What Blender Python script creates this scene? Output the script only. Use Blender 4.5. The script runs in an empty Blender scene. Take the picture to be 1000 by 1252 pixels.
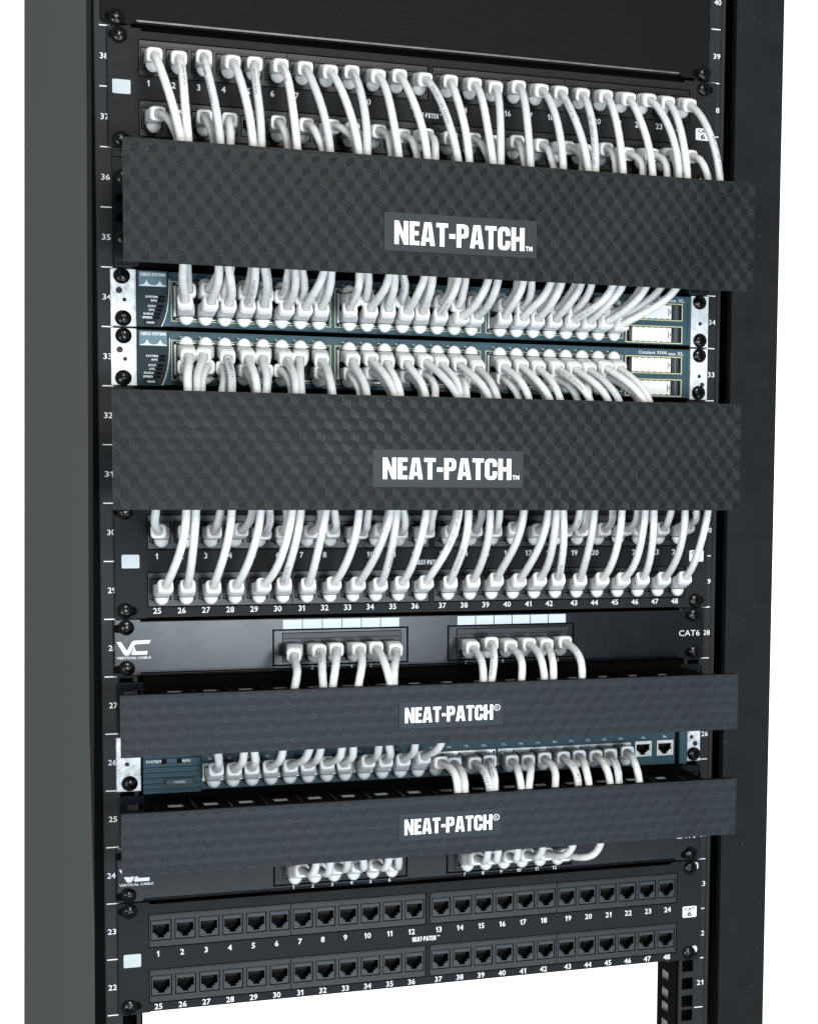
import bpy, bmesh, math, random
from mathutils import Vector, Matrix
from mathutils.geometry import tessellate_polygon

# ------------------------------------------------------------------ camera, light, exposure
scene = bpy.context.scene
MM = 0.001
U = 44.45                                   # one rack unit, millimetres
rnd = random.Random(7)

cam_data = bpy.data.cameras.new("camera")
cam = bpy.data.objects.new("camera", cam_data)
scene.collection.objects.link(cam)
ROT = ((0.9041571, 0.0210386, -0.4266817), (-0.4264318, 0.1043189, -0.8984840), (0.0256082, 0.9943213, 0.1032922))
cam.matrix_world = Matrix.Translation(Vector((-159.794, -1661.932, 1425.358)) * MM) @ Matrix(ROT).to_4x4()
cam_data.sensor_fit = 'VERTICAL'
cam_data.sensor_height = 36.0
cam_data.lens = 36.0 * 2520.882 / 1252.0
cam_data.shift_x = (500.0 - 1046.585) / 1252.0
cam_data.shift_y = (752.302 - 626.0) / 1252.0
cam_data.clip_start = 0.05
cam_data.clip_end = 50.0
scene.camera = cam

world = bpy.data.worlds.new("World")
scene.world = world
world.use_nodes = True
bg = world.node_tree.nodes["Background"]
bg.inputs[0].default_value = (0.93, 0.97, 1.0, 1)   # dim, even studio ambience
bg.inputs[1].default_value = 0.36


def area(name, loc, target, size, power, col, size_y=None):
    d = bpy.data.lights.new(name, 'AREA')
    d.energy = power
    d.color = col
    d.shape = 'RECTANGLE'
    d.size = size
    d.size_y = size_y or size
    o = bpy.data.objects.new(name, d)
    scene.collection.objects.link(o)
    o.location = loc
    o.rotation_euler = (Vector(target) - Vector(loc)).to_track_quat('-Z', 'Y').to_euler()
    return o


area("fill_softbox", (-0.75, -2.05, 0.8), (0.24, 0, 1.2), 0.7, 20, (0.90, 0.96, 1.0))
area("key_softbox", (0.35, -2.05, 2.4), (0.24, 0, 1.35), 0.7, 37, (1.0, 0.99, 0.97))
area("low_softbox", (0.44, -1.95, 1.15), (0.2, 0, 1.15), 0.55, 21, (0.80, 0.91, 1.0), 0.36)
area("floor_bounce_fill", (0.65, -1.95, 0.30), (0.24, 0, 1.0), 1.2, 15, (0.80, 0.90, 1.0), 0.4)  # added lamp standing in for floor bounce, gives the lower panels sheen
area("backdrop_lamp", (0.35, 0.5, 1.35), (1.5, 2.6, 1.15), 0.3, 105, (1.0, 1.0, 1.0), 0.6)

scene.view_settings.view_transform = 'Standard'
scene.view_settings.look = 'None'
scene.view_settings.exposure = 0.0
scene.view_settings.gamma = 1.0
scene.view_settings.use_curve_mapping = False

# ------------------------------------------------------------------ materials


def mat(name, col, rough=0.5, spec=0.5, metal=0.0, var=0.0, vscale=60.0, bump=0.0, bscale=900.0, stretch=None, coat=0.0, sss=0.0, rvar=0.0, dust=0.0):
    m = bpy.data.materials.new(name)
    m.use_nodes = True
    nt = m.node_tree
    p = nt.nodes["Principled BSDF"]
    p.inputs["Base Color"].default_value = (*col, 1)
    p.inputs["Roughness"].default_value = rough
    p.inputs["Specular IOR Level"].default_value = spec
    p.inputs["Metallic"].default_value = metal
    p.inputs["Coat Weight"].default_value = coat
    if sss:
        p.inputs["Subsurface Weight"].default_value = sss
        p.inputs["Subsurface Radius"].default_value = (0.002, 0.002, 0.002)
        p.inputs["Subsurface Scale"].default_value = 1.0
    geo = nt.nodes.new("ShaderNodeNewGeometry")
    vec = geo.outputs["Position"]
    if stretch:
        mp = nt.nodes.new("ShaderNodeMapping")
        mp.inputs["Scale"].default_value = stretch
        nt.links.new(vec, mp.inputs["Vector"])
        vec = mp.outputs["Vector"]
    if var or rvar:
        n = nt.nodes.new("ShaderNodeTexNoise")
        n.inputs["Scale"].default_value = vscale
        n.inputs["Detail"].default_value = 6
        n.inputs["Roughness"].default_value = 0.65
        nt.links.new(vec, n.inputs["Vector"])
        if var:
            r = nt.nodes.new("ShaderNodeMapRange")
            r.inputs["From Min"].default_value = 0.25
            r.inputs["From Max"].default_value = 0.75
            r.inputs["To Min"].default_value = 1 - var
            r.inputs["To Max"].default_value = 1 + var
            nt.links.new(n.outputs[0], r.inputs["Value"])
            mx = nt.nodes.new("ShaderNodeMix")
            mx.data_type = 'RGBA'
            mx.blend_type = 'MULTIPLY'
            mx.inputs["Factor"].default_value = 1
            mx.inputs["A"].default_value = (*col, 1)
            nt.links.new(r.outputs[0], mx.inputs["B"])
            nt.links.new(mx.outputs["Result"], p.inputs["Base Color"])
        if rvar:
            r2 = nt.nodes.new("ShaderNodeMapRange")
            r2.inputs["From Min"].default_value = 0.3
            r2.inputs["From Max"].default_value = 0.7
            r2.inputs["To Min"].default_value = max(0.02, rough - rvar)
            r2.inputs["To Max"].default_value = rough + rvar
            nt.links.new(n.outputs[0], r2.inputs["Value"])
            nt.links.new(r2.outputs[0], p.inputs["Roughness"])
    if dust:                                    # sparse specks of dust and lint
        vo = nt.nodes.new("ShaderNodeTexVoronoi")
        vo.inputs["Scale"].default_value = dust
        nt.links.new(geo.outputs["Position"], vo.inputs["Vector"])
        lt = nt.nodes.new("ShaderNodeMath")
        lt.operation = 'LESS_THAN'
        lt.inputs[1].default_value = 0.036
        nt.links.new(vo.outputs["Distance"], lt.inputs[0])
        dm = nt.nodes.new("ShaderNodeMix")
        dm.data_type = 'RGBA'
        dm.inputs["B"].default_value = (0.11, 0.11, 0.105, 1)
        nt.links.new(lt.outputs[0], dm.inputs["Factor"])
        src = p.inputs["Base Color"].links
        if src:
            nt.links.new(src[0].from_socket, dm.inputs["A"])
        else:
            dm.inputs["A"].default_value = (*col, 1)
        nt.links.new(dm.outputs["Result"], p.inputs["Base Color"])
    if bump:
        n2 = nt.nodes.new("ShaderNodeTexNoise")
        n2.inputs["Scale"].default_value = bscale
        n2.inputs["Detail"].default_value = 3
        nt.links.new(vec, n2.inputs["Vector"])
        b = nt.nodes.new("ShaderNodeBump")
        b.inputs["Strength"].default_value = bump
        b.inputs["Distance"].default_value = 0.0004
        nt.links.new(n2.outputs[0], b.inputs["Height"])
        nt.links.new(b.outputs[0], p.inputs["Normal"])
    return m


M = dict(
    panel=mat("black_powder_coat", (0.0082, 0.0090, 0.0098), 0.55, 0.13, var=0.3, vscale=120, bump=0.5, bscale=1400, rvar=0.08, dust=120),
    satin=mat("black_satin_enamel", (0.0042, 0.0054, 0.0074), 0.2, 0.22, var=0.12, vscale=30, bump=0.05, bscale=700, rvar=0.03),
    brushed=mat("black_brushed_steel", (0.003, 0.003, 0.003), 0.5, 0.08, var=0.5, vscale=60, bump=0.5, bscale=300, stretch=(1, 1, 14)),
    rail=mat("dark_grey_rail_enamel", (0.015, 0.0165, 0.0175), 0.5, 0.12, var=0.15, vscale=50, bump=0.12, bscale=900),
    post=mat("dark_grey_post_enamel", (0.0066, 0.0077, 0.0088), 0.5, 0.11, var=0.4, vscale=30, bump=0.5, bscale=1100, dust=90, rvar=0.1),
    black=mat("matt_black", (0.0018, 0.0018, 0.0018), 0.8, 0.03),
    bezel=mat("black_moulded_plastic", (0.0060, 0.0068, 0.0078), 0.33, 0.26, var=0.15, vscale=90, bump=0.08),
    jack=mat("charcoal_jack_plastic", (0.0150, 0.0168, 0.0192), 0.33, 0.28),
    jackin=mat("jack_cavity", (0.0015, 0.0015, 0.0015), 0.5, 0.05),
    contact=mat("jack_contact_carrier", (0.05, 0.046, 0.036), 0.3, 0.5),
    screw=mat("black_oxide_screw", (0.0012, 0.0012, 0.0012), 0.2, 0.32),
    white=mat("white_print", (0.66, 0.67, 0.68), 0.5, 0.3, var=0.1, vscale=150),
    lettering=mat("white_raised_lettering", (0.76, 0.77, 0.78), 0.5, 0.3),
    greyprint=mat("worn_white_print", (0.50, 0.52, 0.54), 0.5, 0.3),
    ink=mat("black_print", (0.01, 0.01, 0.01), 0.5, 0.3),
    cableink=mat("blue_black_cable_print", (0.09, 0.11, 0.17), 0.5, 0.3),
    labelwin=mat("white_label_field", (0.42, 0.46, 0.47), 0.4, 0.3, var=0.1, vscale=80),
    idstrip=mat("pale_write_on_strip", (0.45, 0.50, 0.55), 0.4, 0.3, var=0.06, vscale=80),
    jacket=mat("white_cable_jacket", (0.63, 0.63, 0.62), 0.45, 0.35, var=0.09, vscale=200, bump=0.3, bscale=160),
    jacket_b=mat("off_white_cable_jacket", (0.56, 0.565, 0.56), 0.42, 0.4, var=0.10, vscale=180, bump=0.3, bscale=160),
    jacket_c=mat("warm_white_cable_jacket", (0.67, 0.66, 0.635), 0.5, 0.3, var=0.08, vscale=300, bump=0.25, bscale=160),
    boot=mat("grey_white_boot_ribs", (0.46, 0.465, 0.46), 0.5, 0.3, var=0.18, vscale=200),
    collar=mat("white_boot_collar", (0.76, 0.765, 0.755), 0.42, 0.4),
    plug=mat("grey_clear_plug", (0.30, 0.305, 0.30), 0.25, 0.5, var=0.3, vscale=300),
    latch=mat("white_latch_cover", (0.74, 0.745, 0.735), 0.35, 0.4),
    galv=mat("galvanised_steel", (0.52, 0.53, 0.535), 0.38, 0.5, metal=0.2, var=0.6, vscale=230, bump=0.2, bscale=500, rvar=0.15),
    bright=mat("bright_zinc_ear", (0.64, 0.66, 0.66), 0.4, 0.4, metal=0.1, var=0.28, vscale=160, bump=0.15, bscale=400),
    teal=mat("teal_blue_switch_plastic", (0.028, 0.066, 0.086), 0.45, 0.2, var=0.12, vscale=150, bump=0.12, bscale=1600),
    tealdark=mat("dark_teal_module_plastic", (0.009, 0.022, 0.026), 0.42, 0.12, var=0.1, vscale=120),
    teallogo=mat("teal_logo_field", (0.055, 0.115, 0.135), 0.35, 0.4),
    silverprint=mat("silver_print", (0.52, 0.57, 0.58), 0.4, 0.4),
    yellow=mat("pale_yellow_outline", (0.55, 0.52, 0.28), 0.5, 0.3),
    darkshield=mat("shaded_jack_shield", (0.035, 0.036, 0.036), 0.35, 0.4, var=0.3, vscale=200),  # jack shield darkened, shade between the plugs put into its colour
    shield=mat("bright_jack_shield", (0.72, 0.72, 0.70), 0.3, 0.5, metal=0.5, var=0.1, vscale=300),
    gbic=mat("white_metal_slot_cover", (0.80, 0.81, 0.80), 0.4, 0.5, metal=0.15, var=0.05, vscale=90),
    hinge=mat("dark_slate_handle", (0.05, 0.062, 0.066), 0.35, 0.4),
    film_a=mat("embossed_film_lit_facet", (0.0160, 0.0180, 0.0186), 0.42, 0.10, var=0.28, vscale=14, dust=110, rvar=0.12),  # facet tones put the relief's directional light and shade into base colour
    film_b=mat("embossed_film_mid_facet", (0.0100, 0.0120, 0.0125), 0.42, 0.09, var=0.28, vscale=14, dust=110, rvar=0.12),  # coarse colour mottling on the films imitates uneven sheen
    film_c=mat("embossed_film_shaded_facet", (0.0078, 0.0098, 0.0102), 0.42, 0.08, var=0.28, vscale=14, dust=110, rvar=0.12),
    film_line=mat("embossed_film_ridge", (0.024, 0.027, 0.028), 0.5, 0.15),
    film2_a=mat("embossed_slate_film_lit_facet", (0.0188, 0.0225, 0.0262), 0.45, 0.10, var=0.22, vscale=14, dust=110, rvar=0.1),  # top facets paler, light from above put into the colour
    film2_b=mat("embossed_slate_film_shaded_facet", (0.0155, 0.0188, 0.0222), 0.45, 0.09, var=0.22, vscale=14, dust=110, rvar=0.1),
    film2_line=mat("embossed_slate_film_ridge", (0.022, 0.025, 0.029), 0.5, 0.25),
    plate=mat("grey_name_plate", (0.0240, 0.0275, 0.0283), 0.4, 0.14, var=0.1, vscale=60),
    plate2=mat("slate_name_plate", (0.0175, 0.0222, 0.0275), 0.4, 0.14, var=0.1, vscale=60),
    side=mat("mid_grey_side_panel", (0.165, 0.180, 0.170), 0.9, 0.0),
    beige=mat("beige_primer", (0.75, 0.70, 0.60), 0.6, 0.3, var=0.1, vscale=60),
    slotgrey=mat("grey_zinc_strip", (0.45, 0.48, 0.52), 0.4, 0.5, metal=0.2, var=0.3, vscale=200),
    sweep=mat("white_paper_sweep", (0.92, 0.92, 0.92), 0.9, 0.1),
    rim=mat("pale_fold_edge", (0.09, 0.09, 0.088), 0.4, 0.4, metal=0.3, var=0.5, vscale=120),  # paler grey for the blanking panel's fold
)

# ------------------------------------------------------------------ mesh helpers (millimetres in, metres out)
WLOC = {}


def root(name, loc, label, cat, group=None, kind=None):
    o = bpy.data.objects.new(name, None)
    scene.collection.objects.link(o)
    o.empty_display_size = 0.02
    o.location = Vector(loc) * MM
    o["label"] = label
    o["category"] = cat
    if group:
        o["group"] = group
    if kind:
        o["kind"] = kind
    WLOC[o.name] = Vector(loc)
    return o


def link(name, mesh, parent, loc=(0, 0, 0), label=None):
    o = bpy.data.objects.new(name, mesh)
    scene.collection.objects.link(o)
    loc = Vector(loc)
    o.parent = parent
    o.location = (loc - WLOC[parent.name]) * MM
    WLOC[o.name] = loc
    if label:
        o["label"] = label
    return o


class MB:
    def __init__(self):
        self.v, self.f, self.m = [], [], []

    def face(self, pts, mi=0):
        n = len(self.v)
        self.v += [tuple(p) for p in pts]
        self.f.append(tuple(range(n, n + len(pts))))
        self.m.append(mi)

    def add(self, vs, fs, mi=0):
        n = len(self.v)
        self.v += [tuple(p) for p in vs]
        for f in fs:
            self.f.append(tuple(i + n for i in f))
            self.m.append(mi)

    def box(self, x0, x1, y0, y1, z0, z1, mi=0, c=0.0):
        if c <= 0:
            vs = [(x, y, z) for x in (x0, x1) for y in (y0, y1) for z in (z0, z1)]
            self.add(vs, [(0, 1, 3, 2), (4, 6, 7, 5), (0, 4, 5, 1), (2, 3, 7, 6), (0, 2, 6, 4), (1, 5, 7, 3)], mi)
        else:                                   # chamfered front edge (front is -Y)
            a = [(x0, z0), (x1, z0), (x1, z1), (x0, z1)]
            b = [(x0 + c, z0 + c), (x1 - c, z0 + c), (x1 - c, z1 - c), (x0 + c, z1 - c)]
            vs = [(x, y1, z) for x, z in a] + [(x, y0 + c, z) for x, z in a] + [(x, y0, z) for x, z in b]
            fs = [(3, 2, 1, 0), (8, 9, 10, 11)]
            for k in (0, 4):
                for i in range(4):
                    j = (i + 1) % 4
                    fs.append((k + i, k + j, k + 4 + j, k + 4 + i))
            self.add(vs, fs, mi)

    def prism(self, outline, y0, y1, mi=0, holes=(), miside=None):
        """polygon in (x, z) extruded from y0 (front) to y1 (back)"""
        loops = [list(outline)] + [list(h) for h in holes]
        flat = [p for l in loops for p in l]
        tris = tessellate_polygon([[Vector((p[0], p[1], 0)) for p in l] for l in loops])
        n = len(self.v)
        self.v += [(p[0], y0, p[1]) for p in flat] + [(p[0], y1, p[1]) for p in flat]
        k = len(flat)
        for t in tris:
            a, b, c = (Vector(flat[i]) for i in t)
            ccw = (b - a).cross(c - a) > 0
            t = t if ccw else t[::-1]
            self.f.append(tuple(n + i for i in t)); self.m.append(mi)
            self.f.append(tuple(n + k + i for i in t[::-1])); self.m.append(mi)
        s = 0
        for l in loops:
            for i in range(len(l)):
                j = (i + 1) % len(l)
                self.f.append((n + s + i, n + k + s + i, n + k + s + j, n + s + j))
                self.m.append(mi if miside is None else miside)
            s += len(l)

    def cells(self, x0, x1, z0, z1, holes, y0, y1, mi=0):
        """rectangular plate with rectangular openings (hx0,hx1,hz0,hz1)"""
        xs = sorted({x0, x1} | {min(max(h[i], x0), x1) for h in holes for i in (0, 1)})
        zs = sorted({z0, z1} | {min(max(h[i], z0), z1) for h in holes for i in (2, 3)})
        nx, nz = len(xs) - 1, len(zs) - 1
        fill = [[not any(h[0] < (xs[i] + xs[i + 1]) / 2 < h[1] and h[2] < (zs[j] + zs[j + 1]) / 2 < h[3] for h in holes)
                 for j in range(nz)] for i in range(nx)]
        idx = {}

        def V(i, j, b):
            key = (i, j, b)
            if key not in idx:
                idx[key] = len(self.v)
                self.v.append((xs[i], y1 if b else y0, zs[j]))
            return idx[key]
        for i in range(nx):
            for j in range(nz):
                if not fill[i][j]:
                    continue
                self.f.append((V(i, j, 0), V(i + 1, j, 0), V(i + 1, j + 1, 0), V(i, j + 1, 0))); self.m.append(mi)
                self.f.append((V(i, j, 1), V(i, j + 1, 1), V(i + 1, j + 1, 1), V(i + 1, j, 1))); self.m.append(mi)
                for di, dj, a, b in ((-1, 0, (i, j + 1), (i, j)), (1, 0, (i + 1, j), (i + 1, j + 1)), (0, -1, (i, j), (i + 1, j)), (0, 1, (i + 1, j + 1), (i, j + 1))):
                    ii, jj = i + di, j + dj
                    if 0 <= ii < nx and 0 <= jj < nz and fill[ii][jj]:
                        continue
                    self.f.append((V(*a, 0), V(*a, 1), V(*b, 1), V(*b, 0))); self.m.append(mi)

    def mesh(self, name, mats, smooth=None):
        me = bpy.data.meshes.new(name)
        me.from_pydata([(x * MM, y * MM, z * MM) for x, y, z in self.v], [], self.f)
        for m in mats:
            me.materials.append(M[m])
        me.polygons.foreach_set("material_index", self.m)
        bm = bmesh.new()
        bm.from_mesh(me)
        bmesh.ops.recalc_face_normals(bm, faces=bm.faces)
        bm.to_mesh(me)
        bm.free()
        if smooth is not None:
            me.polygons.foreach_set("use_smooth", [True] * len(me.polygons))
            me.set_sharp_from_angle(angle=math.radians(smooth))
        me.update()
        return me

    def build(self, name, mats, parent, loc=(0, 0, 0), label=None, smooth=None):
        if isinstance(mats, str):
            mats = [mats]
        return link(name, self.mesh(name, mats, smooth), parent, loc, label)


def rrect(x0, x1, z0, z1, r, n=4):
    pts = []
    for cx, cz, a in ((x1 - r, z0 + r, -90), (x1 - r, z1 - r, 0), (x0 + r, z1 - r, 90), (x0 + r, z0 + r, 180)):
        for k in range(n + 1):
            t = math.radians(a + 90 * k / n)
            pts.append((cx + r * math.cos(t), cz + r * math.sin(t)))
    return pts


def oval(cx, cz, w, h, n=8):
    return rrect(cx - w / 2, cx + w / 2, cz - h / 2, cz + h / 2, min(w, h) / 2 - 0.01, n)


# ------------------------------------------------------------------ lettering
_fonts = {}


def text_verts(s, bold=0.0, res=2):
    key = (s, bold, res)
    if key not in _fonts:
        c = bpy.data.curves.new("txt", 'FONT')
        c.body = s
        c.resolution_u = res
        c.offset = bold
        c.fill_mode = 'FRONT'
        o = bpy.data.objects.new("txt", c)
        scene.collection.objects.link(o)
        dg = bpy.context.evaluated_depsgraph_get()
        dg.update()
        me = bpy.data.meshes.new_from_object(o.evaluated_get(dg))
        vs = [tuple(v.co) for v in me.vertices]
        fs = [tuple(p.vertices) for p in me.polygons]
        bpy.data.objects.remove(o)
        bpy.data.curves.remove(c)
        bpy.data.meshes.remove(me)
        x0, x1 = min(v[0] for v in vs), max(v[0] for v in vs)
        z0, z1 = min(v[1] for v in vs), max(v[1] for v in vs)
        _fonts[key] = ([((v[0] - x0), (v[1] - z0)) for v in vs], fs, x1 - x0, z1 - z0)
    return _fonts[key]


_text_verts = text_verts


def text_verts(s, bold=0.0, res=2):
    """digits are set one by one so that the 1 carries its flag"""
    if not (s.isdigit() and '1' in s):
        return _text_verts(s, bold, res)
    vs, fs, x = [], [], 0.0
    for c in s:
        if c == '1':
            o = [(.20, 0), (.20, .72), (.03, .60), (.03, .79), (.24, 1), (.38, 1), (.38, 0)]
            n = len(vs)
            tri = tessellate_polygon([[Vector((p_[0], p_[1], 0)) for p_ in o]])
            vs += [(p_[0] + x, p_[1]) for p_ in o]
            for q in tri:
                a_, b_, c_ = (Vector(o[i]) for i in q)
                q = q if (b_ - a_).cross(c_ - a_) > 0 else q[::-1]
                fs.append(tuple(n + i for i in q))
            x += .38 + .16
        else:
            v2, f2, w2, h2 = _text_verts(c, bold, res)
            n = len(vs)
            vs += [(p_[0] / h2 + x, p_[1] / h2) for p_ in v2]
            fs += [tuple(n + i for i in f) for f in f2]
            x += w2 / h2 + .11
    xs_ = [v[0] for v in vs]
    return [(v[0] - min(xs_), v[1]) for v in vs], fs, max(xs_) - min(xs_), 1.0


_tmesh = {}


def text(name, s, h, parent, loc, material="white", width=None, bold=0.012, align='C', zs=0.0):
    """flat lettering facing -Y; h = cap height, loc = centre (or left end) in mm"""
    vs, fs, w0, h0 = text_verts(s, bold)
    k = h / h0
    kx = k if width is None else width / w0
    w = w0 * kx
    ox = -w / 2 if align == 'C' else (0 if align == 'L' else -w)
    key = (s, h, width, material, bold, align)
    if key not in _tmesh:
        me = bpy.data.meshes.new("print")
        me.from_pydata([((v[0] * kx + ox) * MM, 0, (v[1] * k - h / 2) * MM) for v in vs], [], fs)
        me.materials.append(M[material])
        me.update()
        _tmesh[key] = me
    return link(name, _tmesh[key], parent, loc)


GL = {
    'N': (.50, [(0, 0), (0, 1), (.16, 1), (.34, .45), (.34, 1), (.5, 1), (.5, 0), (.34, 0), (.16, .55), (.16, 0)], []),
    'E': (.36, [(0, 0), (0, 1), (.36, 1), (.36, .82), (.17, .82), (.17, .6), (.33, .6), (.33, .42), (.17, .42), (.17, .18), (.36, .18), (.36, 0)], []),
    'A': (.52, [(0, 0), (.13, 1), (.39, 1), (.52, 0), (.35, 0), (.33, .18), (.19, .18), (.17, 0)], [[(.21, .34), (.31, .34), (.275, .78), (.245, .78)]]),
    'T': (.43, [(.13, 0), (.13, .82), (0, .82), (0, 1), (.43, 1), (.43, .82), (.3, .82), (.3, 0)], []),
    '-': (.22, [(0, .36), (0, .56), (.22, .56), (.22, .36)], []),
    'P': (.45, [(0, 0), (0, 1), (.28, 1), (.38, .97), (.44, .88), (.45, .7), (.44, .52), (.38, .43), (.28, .4), (.17, .4), (.17, 0)],
          [[(.17, .56), (.25, .57), (.285, .63), (.285, .77), (.25, .83), (.17, .84)]]),
    'C': (.46, [(.46, .62), (.46, .8), (.42, .93), (.33, 1), (.14, 1), (.05, .94), (0, .82), (0, .18), (.05, .06), (.14, 0), (.33, 0), (.42, .07), (.46, .2),
                (.46, .4), (.29, .4), (.29, .22), (.26, .17), (.2, .17), (.17, .22), (.17, .78), (.2, .83), (.26, .83), (.29, .78), (.29, .62)], []),
    'H': (.50, [(0, 0), (0, 1), (.17, 1), (.17, .6), (.33, .6), (.33, 1), (.5, 1), (.5, 0), (.33, 0), (.33, .41), (.17, .41), (.17, 0)], []),
}


def block_text(name, s, x0, x1, z0, z1, y, parent, material="white", gap=0.05, each=True):
    """heavy condensed capitals filling the box x0..x1, z0..z1"""
    tot = sum(GL[c][0] for c in s) + gap * (len(s) - 1)
    kx, kz = (x1 - x0) / tot, z1 - z0
    x = 0.0
    mb = MB()
    for c in s:
        w, o, hs = GL[c]
        tr = lambda l: [(x0 + (x + p[0]) * kx, z0 + p[1] * kz) for p in l]
        if each:
            mb = MB()
        mb.prism(tr(o), y - 0.12, y + 0.05, 0, [tr(h) for h in hs])
        if each:
            mb.build(name, material, parent)
        x += w + gap
    if not each:
        mb.build(name, material, parent)


# ------------------------------------------------------------------ shared small parts
def screw_mesh():
    mb = MB()
    R, nr, na = 5.9, 9, 28
    rings = [0.0, 0.9, 1.5, 2.1, 2.7, 3.2, 4.0, 4.8, 5.5, 5.9]

    def h(r, a):
        z = 3.1 * math.sqrt(max(0.0, 1 - (r / 6.3) ** 2)) + 0.3
        u, v = r * math.cos(a), r * math.sin(a)
        if (abs(u) < 0.75 and abs(v) < 2.9) or (abs(v) < 0.75 and abs(u) < 2.9):
            z -= 1.7
        return z
    n0 = len(mb.v)
    mb.v.append((0, -h(0, 0), 0))
    for r in rings[1:]:
        for k in range(na):
            a = 2 * math.pi * k / na
            mb.v.append((r * math.cos(a), -h(r, a), r * math.sin(a)))
    for k in range(na):
        mb.f.append((0, 1 + k, 1 + (k + 1) % na)); mb.m.append(0)
    for i in range(len(rings) - 2):
        for k in range(na):
            a, b = 1 + i * na + k, 1 + i * na + (k + 1) % na
            mb.f.append((a, a + na, b + na, b)); mb.m.append(0)
    last = 1 + (len(rings) - 2) * na
    n = len(mb.v)
    for k in range(na):
        a = 2 * math.pi * k / na
        mb.v.append((5.9 * math.cos(a), 0.0, 5.9 * math.sin(a)))
    for k in range(na):
        mb.f.append((last + k, n + k, n + (k + 1) % na, last + (k + 1) % na)); mb.m.append(0)
    return mb.mesh("screw", ["screw"], 35)


SCREW = screw_mesh()


def screw(parent, x, y, z):
    o = link("screw", SCREW, parent, (x + rnd.uniform(-.5, .5), y, z + rnd.uniform(-.3, .3)))
    o.rotation_euler = (0, rnd.uniform(0, 6.28), 0)
    return o


JACK_OPEN = [(-6.5, 4.7), (6.5, 4.7), (6.5, -2.2), (4.3, -2.2), (4.3, -4.1), (2.5, -4.1), (2.5, -6.4), (-2.5, -6.4), (-2.5, -4.1), (-4.3, -4.1), (-4.3, -2.2), (-6.5, -2.2)]


def jack_mesh(name, w, h, kx, kz, frame, flip=False, depth=11.0):
    mb = MB()
    s = -1 if flip else 1
    op = [(x * kx, z * kz * s) for x, z in JACK_OPEN]
    mb.prism(rrect(-w / 2, w / 2, -h / 2, h / 2, 0.5, 2), 0, 2.0, 0, [op])
    n = len(op)                                                         # dark cavity behind the opening
    v = [(x, 2.0, z) for x, z in op] + [(x, depth, z) for x, z in op]
    mb.add(v, [(i, (i + 1) % n, n + (i + 1) % n, n + i) for i in range(n)], 1)
    xs, zs = [p[0] for p in op], [p[1] for p in op]
    mb.face([(min(xs), depth, min(zs)), (max(xs), depth, min(zs)), (max(xs), depth, max(zs)), (min(xs), depth, max(zs))], 1)
    for k in range(8):                                                  # contact comb
        x = (-3.9 + 7.8 * k / 7) * kx
        z1, z0 = 4.4 * kz * s, 0.4 * kz * s
        mb.face([(x - .28, 3.0, z1), (x + .28, 3.0, z1), (x + .28, 7.5, z0), (x - .28, 7.5, z0)], 2)
    # lip above the opening
    zt = h / 2 * s
    mb.box(-w / 2 + 0.6, w / 2 - 0.6, -0.35, 0.05, min(zt - .5 * s, zt - 2.2 * s), max(zt - .5 * s, zt - 2.2 * s), 0)
    return mb.mesh(name, [frame, "jackin", "contact"])


JACK = jack_mesh("port_jack", 14.3, 15.1, 0.97, 0.97, "jack")
JACK_DOWN = jack_mesh("port_jack_latch_down", 13.2, 12.8, 0.92, 0.84, "shield")
JACK_UP = jack_mesh("port_jack_latch_up", 13.2, 12.8, 0.92, 0.84, "darkshield", flip=True)
JACK_DARK = jack_mesh("port_jack_latch_down", 13.2, 12.8, 0.92, 0.84, "darkshield")

# ------------------------------------------------------------------ white studio backdrop, well behind the rack
mb = MB()
mb.box(-4500, 5000, 2600, 2620, -1500, 4500)
bd_ = bpy.data.objects.new("backdrop", mb.mesh("backdrop", ["sweep"]))
scene.collection.objects.link(bd_)
bd_["kind"] = "structure"

# ------------------------------------------------------------------ the rack
rack = root("equipment_rack", (240, 100, 0), "tall dark equipment rack with grey side panel, numbered rails and right post", "rack")


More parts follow.
